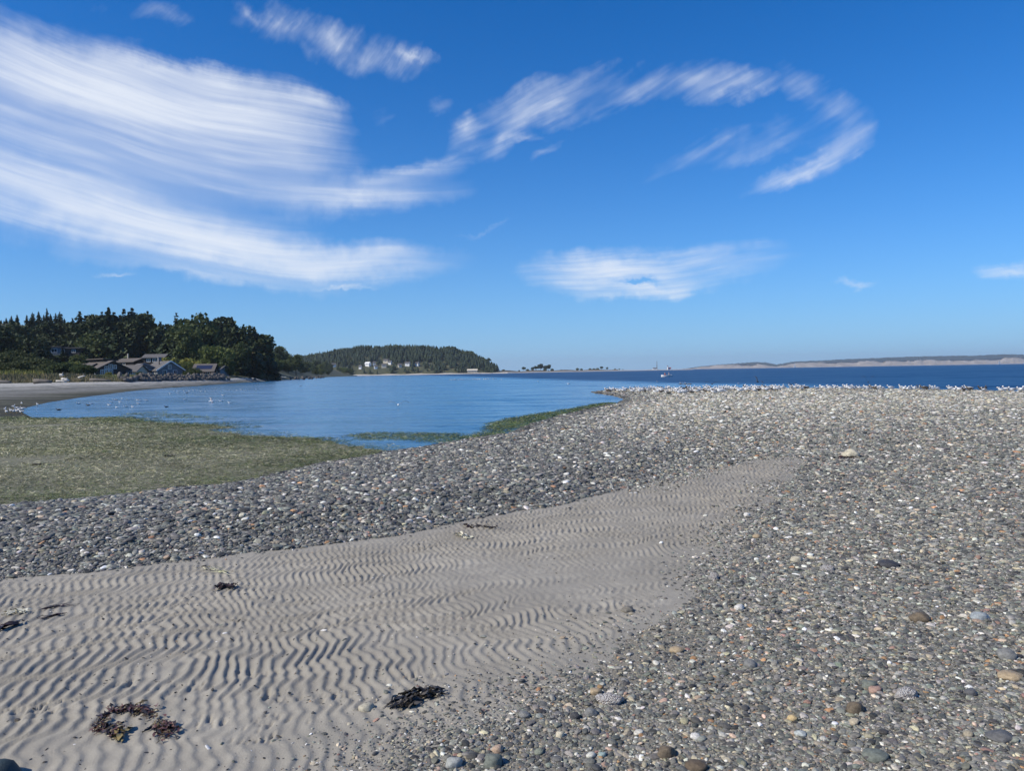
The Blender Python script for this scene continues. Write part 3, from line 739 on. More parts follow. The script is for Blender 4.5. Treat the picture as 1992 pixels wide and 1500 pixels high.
tag(link('far_wood', mesh_np('far_wood', V, F, [M_FARWOOD], False)), 'dark blue green woods along the top of the far tan bluffs', 'woods', None, 'stuff')

# ------------------------------------------------------------------ trees
def m_leaf(name, lo, hi, trans=0.25):
    m, N = mat(name)
    oi = N.n('ShaderNodeObjectInfo').outputs['Random']
    tc = N.n('ShaderNodeTexCoord').outputs['Object']
    nz = N.noise(tc, 1.4, 3, .6).outputs[0]
    f = N.m('ADD', N.m('MULTIPLY', oi, .5), N.m('MULTIPLY', nz, .6), clamp=True)
    c = N.mix(f, (*lo, 1), (*hi, 1))
    b = N.n('ShaderNodeBsdfPrincipled', {'Base Color': c, 'Roughness': 0.7, 'Specular IOR Level': 0.25})
    t = N.n('ShaderNodeBsdfTranslucent', {0: c})
    finish(N, N.n('ShaderNodeMixShader', {0: trans, 1: b.outputs[0], 2: t.outputs[0]})); return m
M_CON = m_leaf('conifer_needles', (.017, .030, .018), (.049, .074, .033), .1)
M_PINE = m_leaf('pine_needles', (.025, .040, .016), (.060, .080, .030), .1)
M_BROAD = m_leaf('broadleaf', (.042, .063, .020), (.104, .132, .046))
M_LIGHT = m_leaf('light_leaf', (.085, .115, .028), (.140, .165, .048))
M_YEL = m_leaf('yellow_leaf', (.17, .18, .035), (.26, .25, .06))
M_OLIVE = m_leaf('olive_shrub', (.040, .055, .020), (.090, .105, .040))
M_RUST = m_leaf('rusty_leaf', (.10, .085, .035), (.17, .12, .05))
M_BARK = plain('bark', (.075, .060, .048), .9, .3, 3)
def quads(centers, axes_a, axes_b):
    n = len(centers)
    V = np.stack([centers - axes_a - axes_b, centers + axes_a - axes_b, centers + axes_a + axes_b, centers - axes_a + axes_b], 1).reshape(-1, 3)
    return V, np.arange(4 * n).reshape(n, 4)
def conifer_mesh(seed, wide=0.20, levels=24, nb=7, seg=5, bare=.10, m=None):
    r = np.random.default_rng(seed); C, Aa, Bb = [], [], []
    for i in range(levels):
        t = i / (levels - 1); z = bare + (1 - bare) * t ** .92
        R = wide * (1 - t) ** .75 * r.uniform(.72, 1.2) + .012
        if r.random() < .12: R *= .55
        k = max(3, int(nb * (1 - .5 * t)))
        for b in range(k):
            a = 6.283 * (b + r.random()) / k; Rb = R * r.uniform(.6, 1.15)
            for s in range(seg):
                f = (s + .55) / seg; rr = Rb * f
                p = np.array([rr * math.cos(a), rr * math.sin(a), z - .28 * rr - .10 * rr * f + r.normal(0, .004)])
                L = .55 * Rb / seg + .008; w = (.042 * (1 - t) + .014) * (1.25 - .6 * f)
                C.append(p); Aa.append(np.array([math.cos(a), math.sin(a), -.35 + r.normal(0, .25)]) * L)
                Bb.append(np.array([-math.sin(a), math.cos(a), r.normal(0, .8)]) * w)
    C.append(np.array([0, 0, .985])); Aa.append(np.array([.008, 0, 0])); Bb.append(np.array([0, 0, .025]))
    V, F = quads(np.array(C), np.array(Aa), np.array(Bb))
    return mesh_np('crown', V, F, [m or M_CON], False)
def broad_mesh(seed, rx=.36, z0=.22, lobes=16, per=95, leaf=.030, m=None, top=1.0):
    r = np.random.default_rng(seed); C = []
    zc, rz = (z0 + top) / 2, (top - z0) / 2
    for k in range(lobes):
        d = r.normal(0, 1, 3); d /= np.linalg.norm(d); d *= r.uniform(.35, .78)
        c = np.array([d[0] * rx, d[1] * rx, zc + d[2] * rz]); lr = r.uniform(.20, .34)
        q = r.normal(0, 1, (per, 3)); q /= np.linalg.norm(q, axis=1)[:, None]; q *= r.uniform(.65, 1.08, (per, 1))
        C.append(c + q * np.array([lr * rx * 1.5, lr * rx * 1.5, lr * rz * 1.3]))
    C = np.concatenate(C); C = C[C[:, 2] > z0 * .6]; n = len(C)
    a = r.normal(0, 1, (n, 3)); a /= np.linalg.norm(a, axis=1)[:, None]; b = np.cross(a, r.normal(0, 1, (n, 3))); b /= np.linalg.norm(b, axis=1)[:, None]
    s = leaf * r.uniform(.6, 1.5, (n, 1)); V, F = quads(C, a * s, b * s * .7)
    return mesh_np('crown', V, F, [m or M_BROAD], False)
def trunk_mesh(seed, h=.9, r0=.016, limbs=0):
    r = random.Random(seed); b = MB()
    b.tube([(0, 0, -.05), (r.uniform(-.008, .008), 0, h * .4), (0, r.uniform(-.01, .01), h)], [r0, r0 * .7, r0 * .15], 6)
    for k in range(limbs):
        a = 6.28 * k / limbs + r.random(); z = h * r.uniform(.35, .7)
        b.tube([(0, 0, z), (.12 * math.cos(a), .12 * math.sin(a), z + .12), (.24 * math.cos(a), .24 * math.sin(a), z + .2)], [r0 * .5, r0 * .35, r0 * .1], 5)
    return b.mesh('trunk', M_BARK, True)
TREES = {
    'con': [(conifer_mesh(s, w, 22, 9, 5, .02), trunk_mesh(s)) for s, w in ((1, .27), (2, .33), (3, .30), (4, .36), (5, .25))],
    'thin': [(conifer_mesh(s, w, 18, 6, 4, .25), trunk_mesh(s)) for s, w in ((21, .15), (22, .18))],
    'pine': [(broad_mesh(s, .34, .30, 18, 140, .024, M_PINE), trunk_mesh(s, .8, .018, 4)) for s in (31, 32)],
    'broad': [(broad_mesh(s, .38, .10, 24, 170, .0205, M_BROAD), trunk_mesh(s, .7, .02, 4)) for s in (41, 42, 43)],
    'light': [(broad_mesh(s, .50, .06, 24, 150, .023, M_LIGHT), trunk_mesh(s, .6, .02, 4)) for s in (51, 52)],
    'rust': [(broad_mesh(s, .42, .12, 16, 80, .032, M_RUST), trunk_mesh(s, .6, .02, 3)) for s in (55,)],
    'shrub': [(broad_mesh(s, .85, .02, 22, 150, .032, M_OLIVE), trunk_mesh(s, .35, .03, 3)) for s in (61, 62, 63)],
    'dark': [(broad_mesh(s, .95, .02, 20, 150, .034, M_BROAD), trunk_mesh(s, .35, .03, 3)) for s in (64, 65)],
    'yel': [(broad_mesh(s, .9, .02, 14, 70, .05, M_YEL), trunk_mesh(s, .35, .03, 3)) for s in (71,)],
}
CNT = {}
def tree(kind, name, x, y, z, h, label, group=None, cat='tree', wide=1.0):
    k = CNT.get(kind, 0); CNT[kind] = k + 1
    cm, tm = TREES[kind][k % len(TREES[kind])]
    o = empty(name, (x, y, z), random.uniform(0, 6.28), (h * wide, h * wide, h))
    link('crown', cm, o); link('trunk', tm, o)
    return tag(o, label, cat, group)
def tree_px(kind, name, px, top, Y, label, group=None, cat='tree', wide=1.0, base=None):
    p = A(px, top, Y); z = up1(p.x, Y) if base is None else base
    return tree(kind, name, p.x, Y, z - .2, max(p.z - z + .2, 1.0), label, group, cat, wide)
R3 = random.Random(11)
ORD = 'first second third fourth fifth sixth seventh eighth ninth tenth eleventh twelfth thirteenth fourteenth fifteenth sixteenth seventeenth eighteenth nineteenth twentieth'.split()
def nth(i, n):
    if i == 0: return 'leftmost'
    if i == n - 1: return 'rightmost'
    j = min(i, n - 1 - i); side = 'left' if i <= n - 1 - i else 'right'
    return ORD[j] + ' from the ' + side
ridge = [(-12, 616), (2, 622), (12, 618), (22, 614), (33, 612), (52, 613), (63, 608), (75, 606), (85, 612), (98, 611), (108, 610), (116, 607), (125, 620), (135, 632)]
for i_, (px, t) in enumerate(ridge):
    tree_px('con', 'conifer_tree', px, t, R3.uniform(300, 335), nth(i_, len(ridge)) + ' of the dark skyline conifers on the left ridge', 'skyline conifers on the left ridge', wide=1.15)
tree_px('thin', 'conifer_tree', 91, 600, 320, 'tallest thin bare-tipped conifer on the left ridge skyline')
wood = [(141, 621), (155, 607), (166, 616), (174, 613), (186, 614), (198, 608), (211, 601), (222, 609), (232, 611), (241, 603), (250, 608), (257, 602), (265, 612), (275, 613), (287, 607), (295, 620), (302, 632)]
for i_, (px, t) in enumerate(wood):
    tree_px('pine' if i_ % 5 == 3 else 'con', 'conifer_tree', px, t, R3.uniform(250, 285), nth(i_, len(wood)) + ' of the tall conifers in the wood behind the beach houses', 'tall conifers behind the beach houses', wide=R3.uniform(.9, 1.5))
wood2 = [(312, 627), (323, 628), (333, 634), (352, 622), (408, 630), (419, 618), (430, 627), (441, 628), (451, 619), (462, 628), (474, 632), (484, 641), (494, 637), (505, 651), (514, 660), (525, 670)]
for i_, (px, t) in enumerate(wood2):
    tree_px('pine' if i_ % 4 == 1 else 'con', 'conifer_tree', px, t, R3.uniform(258, 300), nth(i_, len(wood2)) + ' of the conifers on the slope falling to the lagoon', 'conifers on the slope beside the lagoon', wide=R3.uniform(.95, 1.6))
tree_px('thin', 'conifer_tree', 343, 610, 270, 'thin conifer spire left of the big rounded broadleaf tree')
for px, t, Y, k, w, lab in ((376, 604, 245, 'broad', 1.0, 'tallest broad rounded tree standing above the wood'), (366, 640, 235, 'broad', .9, 'ivy green leafy tree below the tallest rounded tree'),
                            (418, 665, 222, 'light', 1.0, 'light green round tree beside the solar roofed house'), (474, 678, 244, 'rust', 1.0, 'rusty green small tree in front of the dark slope'),
                            (440, 690, 215, 'broad', 1.0, 'dark leafy tree right of the light green round tree'), (460, 662, 240, 'broad', 1.0, 'green leafy tree on the slope above the rusty tree'),
                            (500, 690, 270, 'broad', 1.1, 'dark leafy tree at the foot of the slope above the point'), (446, 712, 215, 'broad', 1.2, 'low leafy tree beside the end of the boulder wall'),
                            (482, 712, 262, 'broad', 1.2, 'low dark tree at the back of the gravel point'), (520, 700, 300, 'light', .7, 'pale leafy tree at the right end of the slope'),
                            (30, 626, 240, 'pine', 1.2, 'big spreading green pine at the left edge of the hillside'), (12, 640, 215, 'pine', 1.3, 'green pine against the left edge of the picture'),
                            (60, 652, 215, 'pine', 1.2, 'green pine above the large shrubs'), (76, 660, 200, 'con', 1.3, 'dark conifer left of the flat roofed hillside house'),
                            (110, 660, 262, 'pine', 1.4, 'green pine just below the white gabled hilltop house'), (128, 668, 262, 'pine', 1.2, 'smaller green pine beside the flat roofed hillside house'),
                            (575, 690, 420, 'broad', 1.1, 'round dark tree at the far end of the wooded slope'), (96, 686, 222, 'pine', 1.6, 'low pine in front of the grey flat roofed hillside house'), (122, 680, 226, 'con', 1.5, 'small conifer between the two flat roofed hillside houses'), (152, 684, 226, 'broad', 1.2, 'leafy tree at the right end of the dark hillside house'), (236, 706, 222, 'broad', 1.0, 'small tree between the back roofs'), (46, 664, 225, 'light', .9, 'light green tree between dark pines on the left')):
    tree_px(k, 'leafy_tree' if k in ('broad', 'light', 'rust') else ('pine_tree' if k == 'pine' else 'conifer_tree'), px, t, Y, lab, wide=w)
low = sorted([(R3.uniform(140, 350), R3.uniform(630, 664)) for i in range(24)] + [(R3.uniform(395, 500), R3.uniform(650, 684)) for i in range(16)])
for i, (px, t) in enumerate(low):            # lower, nearer trees that close the wood towards the ground
    k = 'con' if R3.random() < .8 else 'broad'
    tree_px(k, 'conifer_tree' if k == 'con' else 'leafy_tree', px, t, R3.uniform(238, 252), nth(i, 40) + ' of the shorter trees along the front of the wood', 'shorter trees at the front of the wood', wide=1.2)
back = sorted([(R3.uniform(-15, 145), R3.uniform(622, 650)) for i in range(26)])
for i, (px, t) in enumerate(back):
    tree_px('con' if R3.random() < .6 else 'pine', 'conifer_tree', px, t, R3.uniform(255, 300), nth(i, 26) + ' of the trees covering the left ridge below its skyline', 'trees on the left ridge', wide=1.2)
for i in range(34):                          # bluff running away beyond the point
    f = i / 33; px = 512 + 128 * f; Y = 290 + 590 * f + R3.uniform(-6, 40)
    t = np.interp(px, [512, 528, 541, 556, 580, 610, 640], [690, 676, 669, 678, 694, 699, 702]) + R3.uniform(0, 14)
    k = 'broad' if R3.random() < .5 else 'con'
    tree_px(k, 'leafy_tree' if k == 'broad' else 'conifer_tree', px, t, Y, nth(i, 34) + ' of the small trees on the receding bluff', 'trees on the receding bluff', wide=1.25)
foot = sorted([(330 + 560 * R3.random() ** 1.3, R3.uniform(2, 22)) for i in range(40)])
for i, (y, d) in enumerate(foot):            # bushes and low trees on the foot of the receding bluff
    x = float(np.interp(y, EDGE[:, 1], EDGE[:, 0])) - d
    tree('broad' if i % 3 else 'light', 'leafy_tree', x, y, up1(x, y) - .4, R3.uniform(4, 8), nth(i, 40) + ' of the low leafy trees along the foot of the receding bluff', 'low trees at the foot of the receding bluff', 'tree', 1.3)
shr = [(8, 684, 150, 'shrub'), (28, 680, 152, 'shrub'), (52, 690, 150, 'shrub'), (75, 695, 148, 'shrub'), (95, 701, 146, 'shrub'), (-15, 690, 150, 'shrub'), (112, 707, 140, 'dark'), (135, 704, 142, 'dark'), (168, 707, 138, 'dark'),
       (152, 712, 136, 'dark'), (85, 715, 136, 'shrub'), (40, 700, 140, 'shrub'), (15, 702, 142, 'shrub'), (212, 728, 150, 'yel'), (272, 728, 178, 'dark'), (360, 728, 195, 'dark'), (130, 700, 185, 'yel'), (290, 693, 238, 'yel'), (350, 690, 226, 'yel'), (382, 695, 224, 'yel'),
       (365, 702, 216, 'light'), (330, 697, 224, 'dark'), (377, 716, 205, 'dark'), (460, 722, 230, 'light')]
for i, (px, t, Y, k) in enumerate(shr):
    lab = {'shrub': 'large rounded olive green shrub behind the dune grass', 'dark': 'dark spreading evergreen shrub near the beach houses', 'yel': 'bright yellow green garden bush among the houses', 'light': 'light green garden bush near the wood edge'}[k]
    tree_px(k, 'shrub', px, t, Y, lab, {'shrub': 'shrubs behind the dune grass', 'dark': 'dark evergreen shrubs by the houses', 'yel': 'yellow green garden bushes', 'light': 'light green garden bushes'}[k], 'shrub')

# far hill wood: the trees one can tell apart, and the rest as one mass
def small_con(seed):
    r = np.random.default_rng(seed); b = MB()
    for i in range(7):
        z0 = .10 + .125 * i; R = .30 * (1 - i / 7.5); n = 7
        pts = [(R * r.uniform(.6, 1.2) * math.cos(6.283 * k / n), R * r.uniform(.6, 1.2) * math.sin(6.283 * k / n), z0 + r.uniform(-.03, .02)) for k in range(n)]
        for k in range(n): b.add([pts[k], pts[(k + 1) % n], (0, 0, z0 + .22)], [(0, 1, 2)])
    b.tube([(0, 0, -.1), (0, 0, .3)], [.02, .015], 5, 1)
    return b.mesh('hill_conifer', [M_CON, M_BARK])
def small_broad(seed, m):
    me = broad_mesh(seed, .5, .05, 9, 30, .085, m); me.name = 'hill_leafy_tree'; return me
HC = [small_con(s) for s in (1, 2, 3)]
HB = [small_broad(81, M_BROAD), small_broad(82, M_LIGHT), small_broad(83, M_BROAD)]
fh = [(623, 714, 5, 'leftmost small white house at the foot of the far hill'), (637, 713, 6, 'white house second from the left at the foot of the far hill'), (649, 713, 9, 'wider white house left of the clay scar on the far hill'),
      (701, 717, 5, 'white house alone among trees low on the far hill'), (716, 711, 10, 'long white house above the trees on the far hill'), (728, 709, 5, 'small white house behind the long one on the far hill'),
      (731, 716, 6, 'small white house lowest in the middle of the far hill'), (751, 705, 9, 'upper pale house in the clearing of the far hill'), (759, 708, 6, 'small pale house beside the upper one in the far clearing'),
      (747, 714, 9, 'grey roofed house in the clearing of the far hill'), (778, 713, 7, 'pinkish house at the right of the far clearing'), (793, 710, 9, 'long low white house right of the far clearing'), (812, 711, 7, 'rightmost pale house on the far hill')]
R4 = random.Random(5); spots = []
clear = [(745, 712, 14, 3), (770, 712, 12, 3), (738, 698, 10, 2), (782, 692, 9, 2), (776, 718, 9, 3)]
def proj(P):
    v = Vector(P) - Vector((0, 0, CAM_H)); d = v.dot(_f)
    return IW / 2 + v.dot(_r) / d * F_PX, IH / 2 - v.dot(_u) / d * F_PX
while len(spots) < 1700:
    px = R4.uniform(560, 968); v = R4.random() ** .8 * 1.12; P = hill_pt(px, v)
    qx, qy = proj(P)
    if any(((qx - cx) / rx) ** 2 + ((qy - cy - 3) / ry) ** 2 < 1 for cx, cy, rx, ry in clear): continue
    if any(abs(qx - hx) < hw * .5 + 3 and hy - 2 < qy < hy + 12 for hx, hy, hw, _l in fh): continue
    low = v < .28
    spots.append((P, v, low and R4.random() < .75))
spots.sort(key=lambda s: -abs(s[1] - .75) + 0); ind = spots[-170:]; rest = spots[:-170]
for P, v, lf in ind:
    me = R4.choice(HB if lf else (HC if R4.random() < .5 else HB[::2])); h = R4.uniform(5, 8) if lf else R4.uniform(7.5, 12)
    o = link('leafy_tree' if lf else 'conifer_tree', me, None, P, (0, 0, R4.uniform(0, 6)), (h * R4.uniform(.75, 1.5), h * R4.uniform(.75, 1.5), h))
    tag(o, 'small leafy tree low on the far rounded hill' if lf else 'small dark conifer on the far rounded hill across the bay', 'tree', 'leafy trees low on the far hill' if lf else 'conifers on the far hill')
VV, FF, off = [], [], 0
for P, v, lf in rest:
    me = HC[R4.randrange(3)]; h = R4.uniform(7, 11.5) * (.75 if lf else 1); a = R4.uniform(0, 6); wf_ = R4.uniform(.8, 1.6)
    co = np.empty(len(me.vertices) * 3); me.vertices.foreach_get('co', co); co = co.reshape(-1, 3) * np.array([h * wf_, h * wf_, h])
    tri = [p.vertices[:] for p in me.polygons if len(p.vertices) == 3]
    ca, sa = math.cos(a), math.sin(a)
    VV.append(np.c_[co[:, 0] * ca - co[:, 1] * sa, co[:, 0] * sa + co[:, 1] * ca, co[:, 2]] + np.array(P)); FF.append(np.array(tri) + off); off += len(co)
tag(link('hill_wood', mesh_np('hill_wood', np.concatenate(VV), np.concatenate(FF), [M_CON], False)), 'dense conifer wood filling the far rounded hill', 'woods', None, 'stuff')
# ------------------------------------------------------------------ houses
M_SHINGLE = plain('roof_shingle', (.115, .110, .108), .9, .25, 2)
M_BROWNROOF = plain('brown_roof', (.118, .104, .094), .9, .25, 2)
M_DARKWALL = plain('dark_siding', (.040, .034, .030), .8, .2, 2)
M_GREYWALL = plain('grey_siding', (.17, .19, .215), .8, .15, 2)
M_WHITE = plain('white_paint', (.78, .78, .76), .6, .06, 2)
M_CREAM = plain('cream_paint', (.62, .56, .45), .7, .1, 2)
M_BRICK = plain('red_brown_siding', (.14, .075, .05), .85, .2, 2)
m_, N = mat('window_glass'); finish(N, N.n('ShaderNodeBsdfPrincipled', {'Base Color': (.03, .04, .05, 1), 'Roughness': 0.08, 'Specular IOR Level': 0.8})); M_GLASS = m_
m_, N = mat('solar_panel'); finish(N, N.n('ShaderNodeBsdfPrincipled', {'Base Color': (.02, .025, .06, 1), 'Roughness': 0.2, 'Specular IOR Level': 0.6})); M_SOLAR = m_
def window(par, side, u, z, w, h, L, Wd, fm=None):
    t = .12
    def place(b, su, sz, c_u, c_z, depth, out):
        if side == '-y': b.box((c_u, -Wd / 2 - out, c_z), (su, depth, sz))
        elif side == '+x': b.box((L / 2 + out, c_u, c_z), (depth, su, sz))
        else: b.box((-L / 2 - out, c_u, c_z), (depth, su, sz))
        return b
    f = MB()
    for du, dz, su, sz in ((-w / 2, 0, t, h + t), (w / 2, 0, t, h + t), (0, -h / 2, w - t, t), (0, h / 2, w - t, t), (0, 0, t * .6, h - t)): place(f, su, sz, u + du, z + dz, .10, .05)
    wo = f.build('window', fm or M_WHITE, par)
    place(MB(), w - t, h - t, u, z, .03, .02).build('pane', M_GLASS, wo)
def house(label, px, py, Y, rz, L, Wd, wh, rh, wall, roof, wins=(), door=None, chim=None, oh=.5, name='house', group=None, deep=2.5, trim=None, z=None, flat=False):
    p = A(px, py, Y)
    o = empty(name, (p.x, Y, p.z if z is None else z), math.radians(rz)); tag(o, label, 'house', group)
    b = MB(); h = Wd / 2; l = L / 2
    if flat:
        b.box((0, 0, (wh - deep) / 2), (L, Wd, wh + deep)); b.build('wall', wall, o)
        r = MB(); r.box((0, 0, wh + .14), (L + 2 * oh, Wd + 2 * oh, .26)); ro = r.build('roof', roof, o)
    else:
        vs = []
        for x in (-l, l): vs += [(x, -h, -deep), (x, h, -deep), (x, h, wh), (x, 0, wh + rh), (x, -h, wh)]
        b.add(vs, [(0, 4, 3, 2, 1), (5, 6, 7, 8, 9), (0, 5, 9, 4), (1, 2, 7, 6), (4, 9, 8, 3), (2, 3, 8, 7)]); b.build('wall', wall, o)
        k = rh / h; t = .2; vs = []
        for x in (-l - oh, l + oh):
            vs += [(x, -h - oh, wh - k * oh + .03), (x, 0, wh + rh + .03), (x, h + oh, wh - k * oh + .03), (x, h + oh, wh - k * oh + .03 + t), (x, 0, wh + rh + .03 + t), (x, -h - oh, wh - k * oh + .03 + t)]
        r = MB(); r.add(vs, [(0, 1, 4, 5), (1, 2, 3, 4), (6, 11, 10, 7), (7, 10, 9, 8), (0, 6, 7, 1), (1, 7, 8, 2), (5, 4, 10, 11), (4, 3, 9, 10), (0, 5, 11, 6), (2, 8, 9, 3)])
        ro = r.build('roof', roof, o)
        if trim:
            tb = MB(); x = l + oh + .05
            for s in (-1, 1): tb.box((x, s * (h + oh) / 2, wh + rh / 2 - k * oh / 2 + .13), (.08, math.hypot(h + oh, rh + k * oh), .34), rx=-s * math.atan2(rh, h))
            tb.build('gable_trim', trim, o)
    for w in wins: window(o, *w, L, Wd)
    if door: MB().box((door, -Wd / 2 - .04, 1.05), (1.0, .08, 2.1)).build('door', M_DARKWALL if wall is not M_DARKWALL else M_BRICK, o)
    if chim: MB().box((chim[0], chim[1], wh + rh + .3), (.8, .8, 2.0)).box((chim[0], chim[1], wh + rh + 1.36), (1.0, 1.0, .12)).build('chimney', M_GREYWALL, ro)
    return o
# the long dark house with a glazed gable, and its raised clerestory
h1 = house('dark wooden beach house with a tall glazed gable end', 199, 735, 205, -38, 12.5, 8.5, 2.3, 2.1, M_DARKWALL, M_BROWNROOF,
           [('-y', 3.2, 1.6, 1.3, 1.5), ('-y', 5.2, 1.6, 1.0, 1.5)] + [('+x', u, 1.2, .95, 1.9) for u in (-2.6, -1.5, -.4)] + [('+x', -1.6, 2.7, .9, .8), ('+x', -.5, 3.0, .9, 1.2), ('+x', .6, 2.9, .9, 1.0)], name='beach_house', oh=.8)
MB().box((-1.8, 1.0, 4.2), (9.5, 3.0, 1.3)).build('clerestory', M_DARKWALL, h1)
MB().box((-1.6, .8, 4.95), (10.6, 4.2, .18), rx=-.12).build('upper_roof', M_BROWNROOF, h1)
for k in range(6): MB().box((-5.6 + 1.6 * k, -.53, 4.35), (1.1, .06, .55)).build('window', M_GLASS, h1)
house('low wing with a brown roof left of the glazed gable house', 158, 733, 203, -12, 9, 7, 2.1, 1.3, M_DARKWALL, M_BROWNROOF, [('-y', 2.5, 1.4, 1.2, 1.1)], name='beach_house')
h2 = house('long grey roofed beach house with a white trimmed gable', 318, 735, 214, -42, 9.5, 7.2, 2.2, 2.4, M_GREYWALL, M_SHINGLE,
           [('-y', -3.6 + 1.5 * k, 1.4, 1.2, 1.7) for k in range(6)] + [('+x', -.2, 3.0, .8, 1.1), ('+x', -1.6, 1.3, 1.0, 1.6), ('+x', 1.3, 1.3, 1.0, 1.6)], chim=(-3.2, .3), trim=M_WHITE, name='beach_house')
MB().tube([(1.2, -1.6, 3.6), (1.2, -1.6, 5.3)], .14, 6).build('stove_pipe', M_DARKWALL, h2)
house('pale grey house with a low hipped front between two beach houses', 275, 735, 212, -50, 7, 8, 2.1, 1.8, M_GREYWALL, M_SHINGLE,
      [('+x', u, 1.3, 1.2, 1.7) for u in (-2.8, -1.3, .3, 1.9)] + [('+x', 0.0, 2.6, 1.2, .8), ('-y', -1.5, 1.4, 1.2, 1.3)], name='beach_house', trim=M_GREYWALL)
house('low grey shingled front wing beside the glazed gable house', 254, 735.5, 207, -8, 7, 5, 1.9, 1.5, M_CREAM, M_SHINGLE, [('-y', 1.8, 1.3, 1.0, 1.3), ('-y', .2, 1.3, 1.0, 1.3)], name='beach_house')
house('dark brown low house right of the white trimmed gable', 366, 734, 226, -20, 7.5, 6, 2.1, 1.3, M_DARKWALL, M_BROWNROOF, [('-y', 1.2, 1.4, 1.2, 1.2), ('-y', -1.4, 1.4, 1.2, 1.2)], door=2.9, name='beach_house')
h4 = house('reddish brown house with dark solar panels on its roof', 401, 735, 212, 6, 5.4, 5.6, 1.9, 1.9, M_BRICK, M_BROWNROOF, [('-y', 1.3, 1.2, 1.0, 1.1)], door=-.6, name='beach_house')
for k in range(4): MB().box((-1.65 + 1.1 * k, -1.55, 2.99), (1.04, 1.9, .06), rx=math.atan2(1.9, 2.8)).build('solar_panel', M_SOLAR, h4)
house('small grey shed among the trees by the boulder wall', 430, 734, 214, -30, 3, 3, 2.2, .9, M_GREYWALL, M_SHINGLE, [('-y', 0, 1.2, .8, 1.0)], name='shed')
h5 = house('brown roofed house standing behind the glazed gable house', 258, 712, 232, -24, 8.5, 6, 1.2, 1.0, M_DARKWALL, M_BROWNROOF, [('-y', 0, .6, 1.2, .7)], deep=7)
MB().tube([(-2, 0, 1.8), (-2, 0, 3.9)], .22, 6).build('chimney_pipe', M_CREAM, h5)
house('grey roofed house half hidden under the dark conifers', 305, 706, 228, 4, 6, 4.5, 1.6, .9, M_DARKWALL, M_SHINGLE, [('-y', -1.5, .8, 1.0, 1.0), ('-y', .2, .8, 1.0, 1.0)], deep=6)
house('flat roofed grey hillside house with a pale corner post', 103, 690, 236, 14, 6, 5, 2.3, 0, M_GREYWALL, M_SHINGLE, [('-y', -1.6, 1.2, 1.3, 1.2), ('-y', 1.2, 1.2, 1.6, 1.2)], flat=True, deep=9)
house('flat roofed dark hillside house right of the grey one', 140, 691, 238, 8, 6.5, 5, 2.1, 0, M_DARKWALL, M_SHINGLE, [('-y', -1.8, 1.2, 1.3, 1.1), ('-y', 1.6, 1.2, 1.0, .9)], flat=True, deep=9)
house('white gabled house high on the left hilltop', 103, 656, 285, -62, 5.5, 4.6, 1.5, 1.7, M_WHITE, M_SHINGLE, [('+x', 0, 1.0, .9, 1.0)], deep=12, trim=M_WHITE)
house('pink roofed pale house on the left hilltop', 90, 656, 286, 5, 5.5, 4.6, 1.7, 1.5, M_CREAM, plain('pink_roof', (.36, .22, .18), .9, .15), [('-y', .5, .9, .9, .9)], deep=12)
house('grey roofed house at the left edge of the hillside', 14, 673, 218, 4, 6.5, 5, 1.4, .7, M_DARKWALL, M_GREYWALL, [('-y', 1, .8, 1.2, .8)], deep=9)

# far hill houses
for i, (px, py, wpx, lab) in enumerate(fh):
    P = min((hill_pt(px, q / 80) for q in range(4, 80)), key=lambda p_: abs(proj(p_)[1] - py)); Y = P.y - 2; w = wpx * Y / F_PX
    house(lab, px, py, Y, (-25, 12, 20, -10)[i % 4], w, w * .6 + 1, 2.2, 1.9, M_WHITE if i not in (7, 9, 10) else M_CREAM, M_SHINGLE if i != 4 else M_WHITE, [('-y', 0, 1.2, 1.4, 1.0)], oh=.4, deep=9, z=P.z + .3, name='hill_house', group='houses on the far hill')
# wharf with its shed
Yw = 985; p = A(919, 725.5, Yw)
wo = empty('wharf', (p.x, Yw, WATER_Z)); tag(wo, 'dark timber wharf on piles below the far hill', 'wharf')
MB().box((0, 0, 2.1), (24, 8, .4)).build('deck', M_DARKWALL, wo)
for k in range(13): MB().tube([(-11.4 + 1.9 * k, -3.6, -.9), (-11.4 + 1.9 * k, -3.6, 1.9)], .22, 6).build('pile', M_DARKWALL, wo)
hs = house('cream wharf shed with a low gabled roof on the far wharf', 919, 723, Yw + 1, 0, 13, 6, 2.4, 1.6, M_CREAM, M_CREAM, [('-y', -4 + 2 * k, 1.2, 1.0, 1.0) for k in range(5)], deep=0, name='wharf_shed', z=WATER_Z + 2.32)
# lighthouse, its house and the tall mast at the end of the spit
Yl = 1790
p = A(1299, 718.5, Yl); lo = empty('lighthouse', (p.x, Yl, 1.4)); tag(lo, 'white lighthouse tower near the end of the low spit', 'lighthouse')
MB().tube([(0, 0, 0), (0, 0, 6), (0, 0, 7)], [1.6, 1.2, 1.5], 8).build('tower', M_WHITE, lo)
MB().tube([(0, 0, 7), (0, 0, 8.6)], 1.0, 8).build('lantern', M_GLASS, lo)
MB().tube([(0, 0, 8.6), (0, 0, 9.8)], [1.3, .1], 8).build('dome', plain('red_roof', (.35, .06, .04), .6), lo)
house('red roofed keeper house beside the lighthouse', 1301.5, 718.6, Yl + 4, 10, 8, 6, 2.6, 2.0, M_WHITE, MATS['red_roof'], [('-y', 0, 1.3, 1.2, 1.2)], deep=1, name='keeper_house')
p = A(1278, 718.6, 1740); mo = empty('radio_mast', (p.x, 1740, 1.4)); tag(mo, 'thin grey lattice mast standing left of the lighthouse', 'mast')
for sx_, sy_ in ((-1, -1), (1, -1), (0, 1)): MB().tube([(sx_ * 1.3, sy_ * 1.3, 0), (sx_ * .35, sy_ * .35, 19)], [.28, .2], 5).build('mast_leg', M_GREYWALL, mo)
